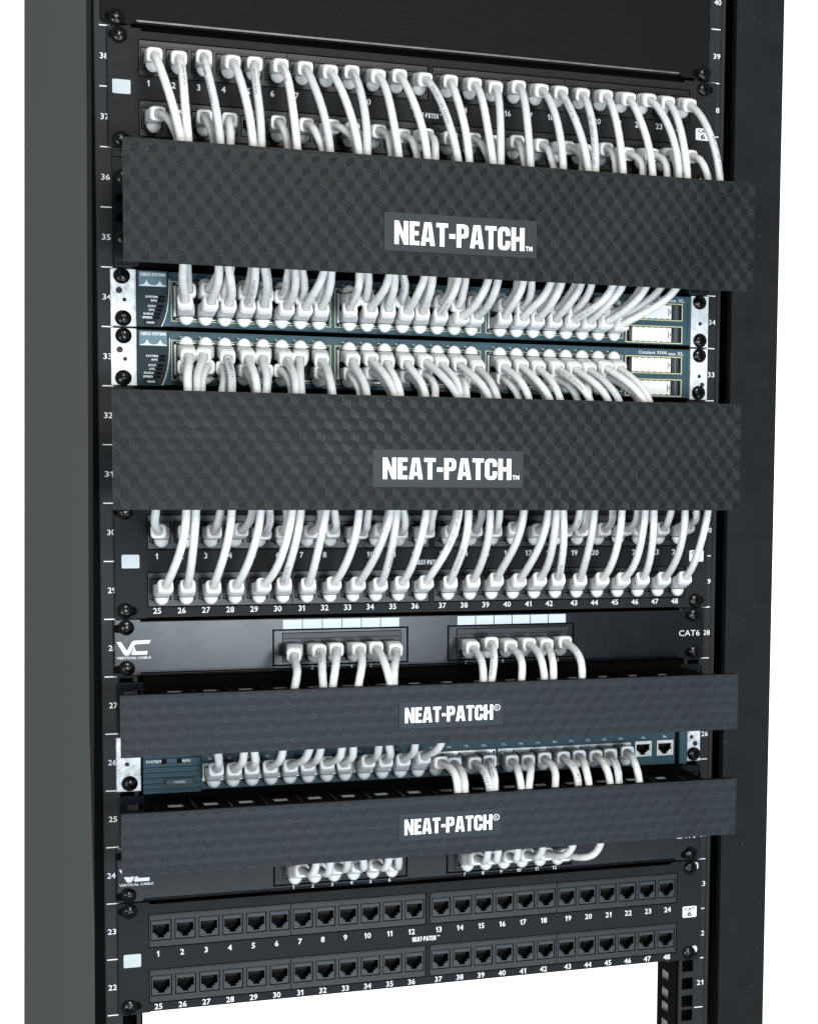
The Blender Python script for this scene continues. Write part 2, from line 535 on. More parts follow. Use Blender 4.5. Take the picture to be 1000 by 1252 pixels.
def rail(left):
    x_in, x_out = (17.0, -8.2) if left else (465.6, 489.6)
    xc = 8.75 if left else 473.85
    x0, x1 = min(x_in, x_out), max(x_in, x_out)
    holes = []
    for u in range(18, 42):
        for dz in (-15.875, 0, 15.875):
            zc = (u - 0.5) * U + dz
            holes.append((xc - 5.2, xc + 5.2, zc - 5.2, zc + 5.2))
    mb = MB()
    mb.cells(x0, x1, 17.5 * U, 42 * U, holes, 0, 2.0)
    if left:
        mb.box(-8.8, -8.2, 0.6, 12, 17.5 * U, 42 * U)
    else:
        mb.box(489.6, 492.6, -0.9, 14, 17.5 * U, 42 * U)
        mb.box(488.7, 489.2, -0.35, 0.05, 17.5 * U, 42 * U)
    r = mb.build("mounting_rail", "rail", rack)
    # flange running back from the inner edge, with its own row of square openings
    fl = MB()
    fx = 17.0 if left else 464.0
    zs = []
    for u in range(18, 42):
        for dz in (-15.875, 0, 15.875):
            zs.append((u - 0.5) * U + dz)
    tmp = MB()
    tmp.cells(3.0, 50.0, 17.5 * U, 42 * U, [(22.0, 42.0, z - 4.6, z + 4.6) for z in zs], 0, 1.6)
    fl.add([(fx + y, x, z) for x, y, z in tmp.v], tmp.f, 0)
    link("rail_flange", fl.mesh("rail_flange", ["black"]), r)
    bk = MB()
    if left:
        bk.box(-8, 16.8, 14, 15, 17.5 * U, 42 * U)
    else:
        bk.box(466.4, 492.4, 14, 15, 17.5 * U, 42 * U)
    link("channel_back", bk.mesh("channel_back", ["black"]), r)
    for u in range(18, 42):
        tk = MB()
        sh = -2.6 * (35.5 - u) / 13.0
        if left:
            tk.box(-5.6 + sh * .7, 2.2, -0.25, 0.05, u * U - 0.42, u * U + 0.42)
        else:
            tk.box(480.6, 488.4, -0.25, 0.05, u * U - 0.42, u * U + 0.42)
        link("unit_tick", tk.mesh("unit_tick", ["white"]), r)
        text("unit_number", str(u), 4.4, r, ((-1.9 if u > 30 else -0.7 if u > 26 else -2.0 if u > 24 else -3.7) if left else 485.7, -0.2, (u - 0.5) * U), "white", width=6.2, bold=0.01)
    return r


rail(True)
rail(False)

p = MB()                                        # right front post
p.box(502.2, 546.0, -2.0, 60, 17 * U, 43 * U, 0, 0.8)
p.build("front_post", "post", rack)
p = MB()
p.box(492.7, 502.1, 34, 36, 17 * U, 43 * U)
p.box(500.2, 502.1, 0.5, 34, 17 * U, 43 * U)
p.build("shadow_gap", "black", rack)  # black strips added to keep the gap dark, no light leaking through
p = MB()
p.box(468, 470, 16, 52, 17.5 * U, 42 * U)
p.build("inner_channel", "beige", rack)


def lean(z):                                    # the side panel stands a hair out of plumb
    return -26.4 + 0.01170 * z


zb, zt = 17 * U, 43 * U
p = MB()                                        # added black sheet, stops backdrop light leaking between the equipment
p.box(-8, 492, 64, 66, 21 * U + 2, 42 * U)
p.build("rear_light_block", "black", rack)
p = MB()                                        # narrow left front post
a, b = lean(zb) - 0.6, lean(zt) - 0.6
vs = [(a, 1, zb), (-8.9, 1, zb), (-8.9, 40, zb), (a, 40, zb), (min(b, -8.95), 1, zt), (-8.9, 1, zt), (-8.9, 40, zt), (min(b, -8.95), 40, zt)]
p.add(vs, [(0, 1, 5, 4), (1, 2, 6, 5), (2, 3, 7, 6), (3, 0, 4, 7), (0, 3, 2, 1), (4, 5, 6, 7)])
p.build("front_post", "black", rack)
p = MB()                                        # grey side panel running to the back of the rack
z0, z1 = 8 * U, 46 * U
f0, f1 = lean(z0), lean(z1)
k0, k1 = -40.35 + 0.01490 * z0, -40.35 + 0.01490 * z1
vs = [(f0 - 1.5, 3, z0), (f0, 3, z0), (k0 + 1.5, 700, z0), (k0, 700, z0), (f1 - 1.5, 3, z1), (f1, 3, z1), (k1 + 1.5, 700, z1), (k1, 700, z1)]
p.add(vs, [(0, 1, 5, 4), (1, 2, 6, 5), (2, 3, 7, 6), (3, 0, 4, 7), (0, 3, 2, 1), (4, 5, 6, 7)])
p.build("side_panel", "side", rack, label="plain mid grey side panel")


# ------------------------------------------------------------------ blanking panel
def ear_slot(parent, x, z, y=-3.0, w=10.5, h=6.6):
    mb = MB()
    mb.prism(oval(x, z, w, h), y - 0.15, y + 0.05)
    mb.build("ear_slot", "black", parent)


bp = root("blanking_panel", (236, -1.5, 38 * U), "plain black brushed blanking panel above the topmost patch panel", "panel")
mb = MB()
z0 = 38 * U + 2.2
mb.prism([(-4.3, z0 + 2.5), (-1.8, z0), (17, z0), (21, z0 + 2.0), (451, z0 + 2.0), (455, z0), (475, z0), (477.5, z0 + 2.5), (477.5, 41 * U), (-4.3, 41 * U)], -3.0, 0)
mb.build("faceplate", "brushed", bp)
mb = MB()
mb.box(21, 451, -3.6, 30, z0 + 2.05, z0 + 3.4)
mb.build("folded_edge", "rim", bp)
mb = MB()
mb.box(22, 450, 1, 34, z0 + 3.5, 41 * U)
mb.box(18, 460, 5, 60, z0 - 6, z0 + 3.5)  # added black blocker, keeps light out of the gap below the panel
mb.build("rear_blocker", "black", bp)
screw(bp, 6.5, -3.0, 38 * U + 6.6)
ear_slot(bp, 3.5, 38 * U + 6.6)
screw(bp, 473.5, -3.0, 38 * U + 6.6)
ear_slot(bp, 468.5, 38 * U + 6.6)

# ------------------------------------------------------------------ 48-port patch panels
GROUPS = ((23.7, 131.7), (132.3, 240.7), (245.2, 353.1), (353.7, 461.3))
PORT_X = [32.4 + 18.15 * i for i in range(6)] + [141.6 + 18.06 * i for i in range(6)] + [254.1 + 18.0 * i for i in range(6)] + [362.5 + 17.95 * i for i in range(6)]
ROW_Z = (20.9, -23.5)


def patch_panel(mid_u, dx, dz, label, screws):
    z = mid_u * U
    t = root("patch_bay", (241.3, -1.5, z - U), label, "patch panel", "patch panels in the rack")
    mb = MB()
    holes = []
    for a, b in ((24.0, 461.0),):
        pass
    for rz in ROW_Z:
        for a, b in ((23.3, 241.1), (244.8, 461.7)):
            holes.append((a + dx - .2, b + dx + .2, z + dz + rz - 13.6, z + dz + rz + 13.5))
    holes += [(24, 456, z + 42.3, z + 50), (24, 456, z - 50, z - 43.6)]
    mb.cells(0.3 + dx * .4, 484.3, z - 44.2, z + 44.2, holes, -3.0, 0)
    fp = mb.build("faceplate", "panel", t)
    bv = fp.modifiers.new("edge", 'BEVEL')
    bv.width = 0.0004
    bv.segments = 2
    bv.limit_method = 'ANGLE'
    mb = MB()
    mb.box(20, 463, 10.0, 34, z - 43, z + 41.5)
    mb.box(24, 456, -1.6, 10, z + 41.0, z + 42.2)
    mb.box(24, 456, -1.6, 10, z - 43.5, z - 42.4)
    mb.build("rear_housing", "black", t)
    for r, rz in enumerate(ROW_Z):
        for g, (a, b) in enumerate(GROUPS):
            zc = z + dz + rz
            mb = MB()
            hs = [(PORT_X[g * 6 + i] + dx - 7.9, PORT_X[g * 6 + i] + dx + 7.9, zc - 8.25, zc + 8.25) for i in range(6)]
            mb.cells(a + dx, b + dx, zc - 12.9, zc + 12.8, hs, -2.3, 8.0)
            mb.box(a + dx + .4, b + dx - .4, -2.9, -2.25, zc + 9.6, zc + 12.0)
            st = mb.build("port_strip", "bezel", t)
            for i in range(6):
                link("port_jack", JACK, st, (PORT_X[g * 6 + i] + dx, -1.7, zc))
        for i in range(24):
            off = -2.5 if i < 12 else (-2.2 if i < 18 else 0.8)
            text("port_number", str(i + 1 + 24 * r), 4.6, t, (PORT_X[i] + dx + off, -3.12, z + dz + (2.4 if r == 0 else (-39.9 if mid_u < 37 else -41.5))), "white", bold=0.014)
    mb = MB()
    mb.prism(rrect(4.3 + dx, 17.2 + dx, z + dz - 6.8, z + dz + 3.6, 1.0), -3.25, -2.9)
    mb.build("label_field", "labelwin", t)
    bd = MB()
    bd.prism(rrect(467 + dx * .3, 480 + dx * .3, z + dz - 6.2, z + dz + 3.7, 1.2), -3.25, -2.9)
    bo = bd.build("category_badge", "white", t)
    text("badge_print", "CAT", 2.6, bo, (473.5 + dx * .3, -3.4, z + dz + 1.4), "ink", width=9.0, bold=0.03)
    text("badge_print", "6", 4.4, bo, (473.5 + dx * .3, -3.4, z + dz - 3.0), "ink", width=4.2, bold=0.03)
    block_text("maker_print", "NEAT-PATCH", 230 + dx, 249.5 + dx, z + dz - 6.3, z + dz - 2.4, -3.05, t, "white", gap=0.09, each=False)
    text("trademark_print", "TM", 1.2, t, (251.6 + dx, -3.12, z + dz - 2.9), "white", bold=0.02)
    for sx, sz in screws:
        screw(t, 8.75 if sx < 0 else 473.3, -3.0, z + sz)
        ear_slot(t, (8.75 - 3.0 if sz > 0 else 8.75 + 3.2) if sx < 0 else 476.4, z + sz)
    return t


patch_panel(37, -1.0, 2.0, "black 48-port patch panel at the top, full of white cables running down", [(-1, 38.1), (-1, -38.1), (1, 38.1), (1, -38.1)])
patch_panel(29, 1.8, 1.6, "black 48-port patch panel in the middle, full of white cables running up", [(-1, 38.1), (-1, -38.1), (1, 38.1), (1, -38.1)])
pp3 = patch_panel(22, 0.0, 0.0, "black 48-port patch panel at the bottom with every port empty", [(-1, 38.1), (-1, -38.1), (1, 38.1), (1, -38.1)])
for zz in (22 * U + 38.1, 22 * U - 36.5):
    mb = MB()
    mb.prism(oval(478.6, zz + 1.2, 5.0, 6.5), -3.3, -2.95)
    mb.build("bright_slot_edge", "galv", pp3)


# ------------------------------------------------------------------ 12-port patch panels
def twelve_port(u_bot, label):
    z = u_bot * U
    t = root("patch_bay", (241.3, -1.5, z), label, "patch panel", "twelve-port patch panels")
    mb = MB()
    holes = [(126.4, 219.6, z + 8.4, z + 30.4), (266.0, 359.2, z + 8.4, z + 30.4)]
    holes += [(20, 460, z + 42.6, z + 50)]
    holes += [(20, 460, z - 1, z + 2.4)]
    mb.cells(-0.2, 482.4, z + 0.4, z + 44.2, holes, -3.0, 0)
    fp = mb.build("faceplate", "satin", t)
    rl = MB()                                               # lower edge rolls back under the panel
    arc_ = [(-3.0 + 2.0 * (1 - math.cos(math.pi / 2 * i / 8)), z + 2.4 - 2.0 * math.sin(math.pi / 2 * i / 8)) for i in range(9)]
    for (ya, za), (yb, zb_) in zip(arc_[:-1], arc_[1:]):
        n_ = len(rl.v)
        rl.add([(20, ya, za), (460, ya, za), (460, yb, zb_), (20, yb, zb_)], [(0, 1, 2, 3)])
    rm = rl.mesh("rolled_edge", ["satin"])
    bm_ = bmesh.new(); bm_.from_mesh(rm); bmesh.ops.remove_doubles(bm_, verts=bm_.verts, dist=1e-6); bm_.to_mesh(rm); bm_.free()
    rm.polygons.foreach_set("use_smooth", [True] * len(rm.polygons))
    link("rolled_edge", rm, t)
    bv = fp.modifiers.new("edge", 'BEVEL')
    bv.width = 0.0008
    bv.segments = 2
    bv.limit_method = 'ANGLE'
    mb = MB()
    mb.box(20, 463, 9.0, 30, z + 0.4, z + 42.5)
    mb.box(22, 460, -1.5, 9, z + 41.6, z + 42.6)
    mb.build("rear_housing", "black", t)
    for k, x0 in enumerate((118.3, 258.0)):
        fr = MB()
        fr.prism([(x0, z + 4.6), (x0 + 107.4, z + 4.6), (x0 + 107.4, z + 34), (x0, z + 34)], -3.7, -2.9, 0,
                 [[(x0 + 1.2, z + 5.8), (x0 + 106.2, z + 5.8), (x0 + 106.2, z + 32.8), (x0 + 1.2, z + 32.8)]])
        fr.build("strip_outline", "black", t)
        st = MB()
        xp = [x0 + 15.5 + 15.44 * i for i in range(6)]
        st.cells(x0 + 7.9, x0 + 101.5, z + 8.2, z + 30.6, [(x - 7.2, x + 7.2, z + 10.4, z + 26.6) for x in xp], -3.5, 7)
        so = st.build("port_strip", "bezel", t)
        for i, x in enumerate(xp):
            link("port_jack", JACK, so, (x, -2.6, z + 18.5))
            text("port_number", str(i + 1 + 6 * k), 3.2, t, (x, -3.15, z + 3.2), "white")
            w = MB()
            w.box(x - 7.4, x + 7.3, -3.4, -2.9, z + 34.2, z + 41.4)
            w.build("write_on_field", "idstrip", t)
    S = 25.2 / 427.0
    px = lambda q: (1.7 + (q[0] - 325) * S, z + 28.2 - (q[1] - 832) * S * 1.12)
    lg = MB()
    lg.prism([px(q) for q in [(325, 850), (382, 850), (452, 955), (515, 850), (545, 836), (752, 832), (728, 876), (560, 880), (545, 895), (492, 990), (470, 1008), (430, 1008), (415, 995)]], -3.2, -2.95)
    lg.prism([px(q) for q in [(545, 905), (556, 940), (566, 962), (708, 962), (702, 1004), (520, 1004), (508, 990)]], -3.2, -2.95)
    lg.build("logo", "white", t)
    text("maker_print", "VERTICAL CABLE", 1.9, t, (14.3, -3.12, z + 14.6), "white", width=25.2, bold=0.02)
    text("category_print", "CAT6", 5.0, t, (468.8, -3.12, z + 22.5), "white", width=19.0, bold=0.0)
    for x, sl in ((8.75, -4.0), (473.3, -3.6)):
        for zz in (z + 6.35, z + 38.1):
            screw(t, x, -3.0, zz)
            ear_slot(t, x + sl, zz - .8)
    return t


twelve_port(27, "black twelve-port panel with pale write-on fields, under the middle patch panel")
twelve_port(23, "black twelve-port panel mostly hidden by the lowest cable manager")

# ------------------------------------------------------------------ cable managers


def clip(poly, x0, x1, z0, z1):
    for ax, lim, sgn in ((0, x0, 1), (0, x1, -1), (2, z0, 1), (2, z1, -1)):
        out = []
        for i in range(len(poly)):
            a, b = poly[i], poly[(i + 1) % len(poly)]
            da, db = (a[ax] - lim) * sgn, (b[ax] - lim) * sgn
            if da >= 0:
                out.append(a)
            if da * db < 0:
                k = da / (da - db)
                out.append(tuple(a[j] + (b[j] - a[j]) * k for j in range(3)))
        poly = out
        if len(poly) < 3:
            return []
    return poly


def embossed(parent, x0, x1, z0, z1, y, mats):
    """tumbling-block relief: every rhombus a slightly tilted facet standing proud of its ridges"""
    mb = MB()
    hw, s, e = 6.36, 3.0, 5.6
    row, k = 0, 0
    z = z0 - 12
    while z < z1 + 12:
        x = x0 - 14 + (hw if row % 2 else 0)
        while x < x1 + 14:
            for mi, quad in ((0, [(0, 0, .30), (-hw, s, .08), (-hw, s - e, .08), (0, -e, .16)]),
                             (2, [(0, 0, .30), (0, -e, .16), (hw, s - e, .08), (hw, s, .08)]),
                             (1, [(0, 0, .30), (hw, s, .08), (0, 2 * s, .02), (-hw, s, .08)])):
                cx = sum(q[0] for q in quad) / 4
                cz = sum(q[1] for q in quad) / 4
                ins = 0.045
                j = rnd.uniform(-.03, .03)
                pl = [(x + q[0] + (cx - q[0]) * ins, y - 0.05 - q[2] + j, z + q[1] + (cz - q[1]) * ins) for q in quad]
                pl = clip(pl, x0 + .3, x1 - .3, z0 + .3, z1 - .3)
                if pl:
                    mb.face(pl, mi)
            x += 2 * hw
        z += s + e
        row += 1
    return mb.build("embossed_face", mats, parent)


def manager(u0, units, cx0, cx1, cz0, cz1, label, dx, plate, txt, tm):
    z = u0 * U
    h = units * U
    t = root("cable_manager", (241.3, -40, z), label, "cable manager", "cable managers in the rack")
    Y = -80.0
    two = units == 2
    c = MB()
    c.box(cx0, cx1, Y, Y + 2.2, cz0, cz1, 0, 0.3)
    co = c.build("cover", "film_line" if two else "film2_line", t)
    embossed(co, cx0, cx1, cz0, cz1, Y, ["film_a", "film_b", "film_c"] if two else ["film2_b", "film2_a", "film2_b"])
    lip = MB()
    if not two:
        lip.box(cx0 + 1, cx1 - 1, Y + 2.3, Y + 9, cz1 - 1.4, cz1 - 0.3)
        lip.box(cx0 + 1, cx1 - 1, Y + 2.3, Y + 9, cz0 + 0.3, cz0 + 1.4)
    else:
        lip.box(cx0 + 1, cx1 - 1, Y + 2.3, Y + 6, cz1 - 1.4, cz1 - 0.3)
        lip.box(cx0 + 1, cx1 - 1, Y + 2.3, Y + 6, cz0 + 0.3, cz0 + 1.4)
    link("cover_lip", lip.mesh("cover_lip", ["black"]), co)
    x0, x1, z0, z1 = plate
    pl = MB()
    pl.box(x0, x1, Y - 0.9, Y + 0.1, z0, z1, 0, 0.2)
    po = pl.build("name_plate", "plate" if two else "plate2", t)
    a, b, c0, c1 = txt
    block_text("letter", "NEAT-PATCH", a, b, c0, c1, Y - 0.95, po, "lettering")
    if two:
        text("trademark_print", "TM", 3.6, po, (b + 3.6, Y - 1.08, c0 + 1.9), "white", width=5.6, bold=0.03)
    else:
        ring = MB()
        n = 20
        cxr, czr = b + 3.3, c1 - 2.6
        ring.prism([(cxr + 2.6 * math.cos(6.2832 * i / n), czr + 2.6 * math.sin(6.2832 * i / n)) for i in range(n)], Y - 1.1, Y - 0.9, 0,
                   [[(cxr + 2.0 * math.cos(6.2832 * i / n), czr + 2.0 * math.sin(6.2832 * i / n)) for i in range(n)]])
        ring.build("registered_ring", "white", po)
        text("registered_print", "R", 2.0, po, (cxr, Y - 1.08, czr), "white", bold=0.01)
    # ears on the rails, back plate and the arms that carry the cover
    for side in (0, 1):
        e0, e1 = ((1.6 + dx, 21), (461.5, 481 + dx * .3))[side]
        ex = 9.5 + dx if side == 0 else 473.3
        er = MB()
        hs = []
        if two:
            for q in (7.5, -7.5):
                hs.append(oval(ex + 1, z + U + q, 13, 6.5, 4))
        else:
            hs.append(oval(ex + 3, z + 31, 12.5, 6.2, 4))
            hs.append(oval(ex + 3, z + 12, 12.5, 6.2, 4))
        er.prism(rrect(e0, e1, z + 1.2, z + h - (1.2 if two else 4.5), 1.6, 3), -2.4, 0, 0, hs)
        eo = er.build("mounting_ear", "satin", t)
        if two:
            for q in (23, -22):
                screw(t, ex - 1.0, -2.4, z + U + q)
            for zz in (z + h - 3.6, z + 3.6):
                tb = MB()
                tb.cells(e0 + 1, e0 + 12, zz - 3, zz + 3, [(e0 + 2.2, e0 + 10.8, zz - 1.8, zz + 1.8)], -4.5, -2.4)
                tb.build("ear_tab", "rail", t)
        else:
            screw(t, ex - 2, -2.4, z + 22)
        ar = MB()
        ax = 26.0 if side == 0 else 456.0
        ar.box(ax - 1, ax + 1, Y + 2.2, -1.2, z + h * .35, z + h * .6)
        ar.build("support_arm", "black", t)
    bk = MB()
    bk.box(21.2, 461.3, -2.4, 0.0, z + 0.8, z + h - 0.8)
    bk.box(21.2, 461.3, 2.0, 30.0, z + 0.8, z + h - 0.8)
    bk.build("back_plate", "black", t)
    if two:
        for zz in (z + 8, z + 16, z + h - 16, z + h - 8):
            rb = MB()
            rb.box(22, 460, -4.2, -2.4, zz - 1.0, zz + 1.0)
            rb.build("back_rib", "satin", t)
    else:
        # slotted tray behind the cover, its cut-outs showing the zinc strip below
        zt_ = z + 36.0
        sl = [(35.0 + 26.35 * i, 47.4 + 26.35 * i) for i in range(16)]
        tr = MB()
        tmp = MB()
        tmp.cells(24, 468, 3, 56, [(a_ - 0.0, b_, 18, 36) for a_, b_ in sl], 0, 1.2)
        tr.add([(x, -zz, zt_ - y) for x, y, zz in tmp.v], tmp.f, 0)
        to = tr.build("slotted_tray", "black", t)
        for a_, b_ in sl:
            st = MB()
            st.face([(a_ - .6, -37.5, zt_ - 4.0), (b_ + .6, -37.5, zt_ - 4.0), (b_ + .6, -15, zt_ - 2.0), (a_ - .6, -15, zt_ - 2.0)])
            link("zinc_strip", st.mesh("zinc_strip", ["slotgrey"]), to)
            rb = MB()
            rb.box(b_ + 5.0, b_ + 6.2, -56, -3, zt_ + 0.0, zt_ + 1.6)
            link("tray_rib", rb.mesh("tray_rib", ["satin"]), to)
    return t


manager(34, 2, 2.3, 490.2, 34 * U + 0.6, 36 * U - 0.2, "black cube-patterned cable manager just under the topmost patch panel", 1.0,
        (188.5, 307.0, 35 * U - 26.2, 35 * U + 2.8), (196.2, 297.2, 35 * U - 21.0, 35 * U - 3.4), None)
manager(30, 2, -6.7, 481.7, 30 * U - 0.5, 32 * U - 2.0, "black cube-patterned cable manager just above the middle patch panel", 0.0,
        (180.0, 298.1, 31 * U - 27.4, 31 * U + 1.8), (187.8, 288.2, 31 * U - 21.1, 31 * U - 4.6), None)
manager(26, 1, -3.5, 483.8, 26 * U - 5.6, 27 * U - 3.6, "slate grey cable manager under the twelve-port panel with pale write-on fields", 0.0,
        (200.9, 283.5, 26 * U + 7.0, 26 * U + 28.2), (205.3, 275.0, 26 * U + 11.6, 26 * U + 23.7), None)
manager(24, 1, -3.7, 484.2, 24 * U - 5.9, 25 * U - 3.1, "slate grey cable manager under the single-row switch, lowest of the four", 1.5,
        (200.6, 283.0, 24 * U + 7.1, 24 * U + 29.0), (205.2, 275.0, 24 * U + 12.0, 24 * U + 24.3), None)


# ------------------------------------------------------------------ network switches
def disc(parent, name, x, z, y, r, material, n=14):
    mb = MB()
    mb.prism([(x + r * math.cos(6.2832 * i / n), z + r * math.sin(6.2832 * i / n)) for i in range(n)], y - 0.15, y + 0.05)
    return mb.build(name, material, parent)


def frame_line(parent, name, x0, x1, z0, z1, w, y, material):
    mb = MB()
    mb.prism([(x0, z0), (x1, z0), (x1, z1), (x0, z1)], y - 0.35, y + 0.05, 0, [[(x0 + w, z0 + w), (x1 - w, z0 + w), (x1 - w, z1 - w), (x0 + w, z1 - w)]])
    return mb.build(name, material, parent)


SW_X = [53.5 + 14.19 * i for i in range(8)] + [176.2 + 13.92 * i for i in range(8)] + [297.0 + 13.88 * i for i in range(8)]
SW_Z = (27.7, 14.2)


def switch48(u_bot, label, full_print):
    z = u_bot * U
    t = root("network_switch", (241.3, -2, z), label, "network switch", "double-row network switches")
    for k, (a, b) in enumerate(((0.4, 19.0), (465.8, 481.6))):
        er = MB()
        er.box(a, b, -1.8, 0, z + 0.7, z + 43.7, 0, 0.3)
        er.build("mounting_ear", "bright" if (full_print or k) else "galv", t)
        xs = 9.0 if k == 0 else 473.6
        screw(t, xs, -1.8, z + 6.35)
        screw(t, xs, -1.8, z + 38.1)
        for (qx, qz, r) in (((6.6, 27.6, 2.4), (10.4, 20.6, 1.6)) if k == 0 else ((474.2, 20.5, 1.6),) + (((477, 13.4, 2.0),) if full_print else ())):
            disc(t, "ear_hole", qx, z + qz, -1.8, r, "ink")
    ch = MB()
    ch.box(19.6, 464.6, 9.5, 60, z + 0.8, z + 43.0)
    ch.box(19.6, 464.6, -1.0, 9.5, z + 0.8, z + 1.6)
    ch.box(19.6, 464.6, -1.0, 9.5, z + 42.2, z + 43.0)
    ch.build("chassis", "black", t)
    grp = [(45.6, 161.4), (168.6, 281.4), (289.4, 402.2)]
    slots = [(408.2, 455.8, z + 22.6, z + 35.4), (408.2, 455.8, z + 3.6, z + 16.4)]
    fc = MB()
    fc.cells(35.0, 464.2, z + 1.7, z + 42.6, [(a, b, z + 7.0, z + 34.8) for a, b in grp] + slots, -5.0, 8.0)
    fo = fc.build("front_bezel", "teal", t)
    rdg = MB()                                                     # raised rim along the bezel's long edges
    rdg.box(43.0, 463.6, -5.6, -4.95, z + 41.4, z + 42.5, 0, 0.2)
    rdg.box(43.0, 463.6, -5.6, -4.95, z + 1.8, z + 2.7, 0, 0.2)
    rdg.box(461.2, 462.0, -5.6, -4.95, z + 3.4, z + 37.0, 0, 0.2)
    link("bezel_rim", rdg.mesh("bezel_rim", ["teal"]), fo)
    # curved status module
    md = MB()
    edge = [(35.4, 0.9), (37.6, 6.5), (39.2, 13), (40.4, 21), (40.9, 30), (41.0, 43.0)]
    md.prism([(19.4, z + 0.9)] + [(x, z + q) for x, q in edge] + [(19.4, z + 43.0)], -8.0, 0)
    mo = md.build("status_module", "tealdark", t)
    lf = MB()
    lf.box(20.0, 40.2, -8.35, -7.95, z + 31.0, z + 42.2, 0, 0.1)
    lo = lf.build("logo_field", "teallogo", t)
    text("maker_print", "CISCO SYSTEMS", 2.3, lo, (30.2, -8.48, z + 40.0), "white", width=18.4, bold=0.03)
    br = MB()
    top = []
    for i in range(41):
        u = i / 40
        x = 20.4 + 19.4 * u
        d = min(abs(x - 25.6), abs(x - 35.2))
        top.append((x, z + 31.5 + 0.45 + 4.4 * math.exp(-d / 1.15)))
    br.prism([(20.4, z + 31.3), (39.8, z + 31.3)] + top[::-1], -8.5, -8.3)
    link("bridge_logo", br.mesh("bridge_logo", ["silverprint"]), lo)
    leds = [("SYSTEM", 36.3, 23.4), ("RPS", 35.9, 20.6), ("STAT", 35.0, 16.4), ("UTL", 34.2, 13.6), ("DUPLX", 33.3, 10.6), ("SPEED", 32.4, 7.8)]
    for s_, x, q in leds:
        l_ = MB()
        l_.prism(oval(x + .2, z + q, 5.2, 2.3, 4), -8.3, -7.95)
        link("status_light", l_.mesh("status_light", ["jackin"]), mo)
        text("light_print", s_, 1.5, mo, (x - 2.8, -8.12, z + q), "white", width=1.45 * len(s_), align='R', bold=0.03)
    b_ = MB()
    b_.prism(oval(28.2, z + 4.0, 8.6, 3.2, 5), -8.8, -7.95)
    bo = b_.build("mode_button", "tealdark", t)
    rg = MB()
    rg.prism(oval(28.2, z + 4.0, 9.6, 4.0, 5), -8.25, -7.95)
    link("button_ring", rg.mesh("button_ring", ["jackin"]), bo)
    text("button_print", "MODE", 1.3, bo, (28.2, -8.95, z + 4.0), "white", width=5.2, bold=0.03)
    arc = MB()
    pts = [(41.9, 37.2), (41.85, 30), (41.35, 21.5), (40.2, 13.4), (38.4, 6.8), (36.2, 1.3)]
    for i in range(len(pts) - 1):
        (x0, a0), (x1, a1) = pts[i], pts[i + 1]
        arc.face([(x0, -5.8, z + a0), (x0 + .75, -5.8, z + a0), (x1 + .75, -5.8, z + a1), (x1, -5.8, z + a1)])
        arc.face([(x0, -5.8, z + a0), (x1, -5.8, z + a1), (x1, -5.0, z + a1), (x0, -5.0, z + a0)])
    arc.build("silver_arc", "silverprint", t)
    # ports
    for g, (a, b) in enumerate(grp):
        frame_line(t, "port_outline", a - 2.1, b + 2.1, z + 5.6, z + 36.0, 0.55, -5.0, "yellow")
        bk = MB()
        bk.box(a + .2, b - .2, 4.5, 8.5, z + 7.2, z + 34.6)
        bk.build("port_block", "black", t)
        ss = MB()
        ss.box(a + .1, a + 1.5, -4.6, 4, z + 9.5, z + 32.5)
        ss.box(a + 1.5, b - 1, -3.9, 3, z + 7.2, z + 8.0)
        ss.box(a + 1.5, b - 1, -3.9, 3, z + 33.9, z + 34.6)
        ss.build("shield_edge", "shield", t)
        for i in range(8):
            x = SW_X[g * 8 + i]
            link("port_jack", JACK_UP, t, (x, -3.4, z + SW_Z[0]))
            link("port_jack", JACK_DARK, t, (x, -3.4, z + SW_Z[1]))
            tk = MB()
            tk.box(x - 3.8, x - 2.2, -5.2, -4.95, z + 38.4, z + 39.2)
            tk.build("port_tick", "greyprint", t)
            tk = MB()
            tk.box(x + 3.0, x + 4.0, -5.2, -4.95, z + 36.7, z + 37.3)
            tk.build("port_tick", "greyprint", t)
    # two module slots with white covers and grey handles
    for (a, b, c0, c1) in slots:
        frame_line(t, "slot_outline", a - 1.6, b + 1.2, c0 - 0.9, c1 + 0.9, 0.8, -5.0, "yellow")
        gb = MB()
        gb.prism(rrect(412.4, 446.8, c0 + 0.4, c1 - 0.5, 0.8, 2), -5.6, 4)
        go = gb.build("slot_cover", "gbic", t)
        for q in range(6):                                         # spring fingers and latch cuts
            fx = 415 + 5.4 * q
            cut = MB()
            cut.box(fx, fx + 3.0, -5.75, -5.5, c0 + 0.55, c0 + 0.95)
            cut.box(fx, fx + 3.0, -5.75, -5.5, c1 - 1.0, c1 - 0.65)
            link("cover_cut", cut.mesh("cover_cut", ["ink"]), go)
        cut = MB()
        cut.box(444.0, 444.7, -5.75, -5.5, c0 + 3.2, c1 - 3.4)
        cut.box(445.6, 446.3, -5.75, -5.5, c0 + 5.0, c0 + 8.0)
        link("cover_cut", cut.mesh("cover_cut", ["ink"]), go)
        hd = MB()
        n = 10
        prof = [(448.2 + 5.8 * i / n, -4.6 - 2.0 * math.sin(math.pi * i / n)) for i in range(n + 1)]
        for i in range(n):
            (xa, ya), (xb, yb) = prof[i], prof[i + 1]
            hd.face([(xa, ya, c0 + .3), (xb, yb, c0 + .3), (xb, yb, c1 - .3), (xa, ya, c1 - .3)])
        hd.box(447.4, 455.0, -2.5, 4, c0 + .2, c1 - .2)
        hd.build("slot_handle", "hinge", t, smooth=60)
    text("model_print", "Catalyst 3500", 3.4, t, (418.4, -5.15, z + 39.0), "white", width=25.0, align='L', bold=0.005)
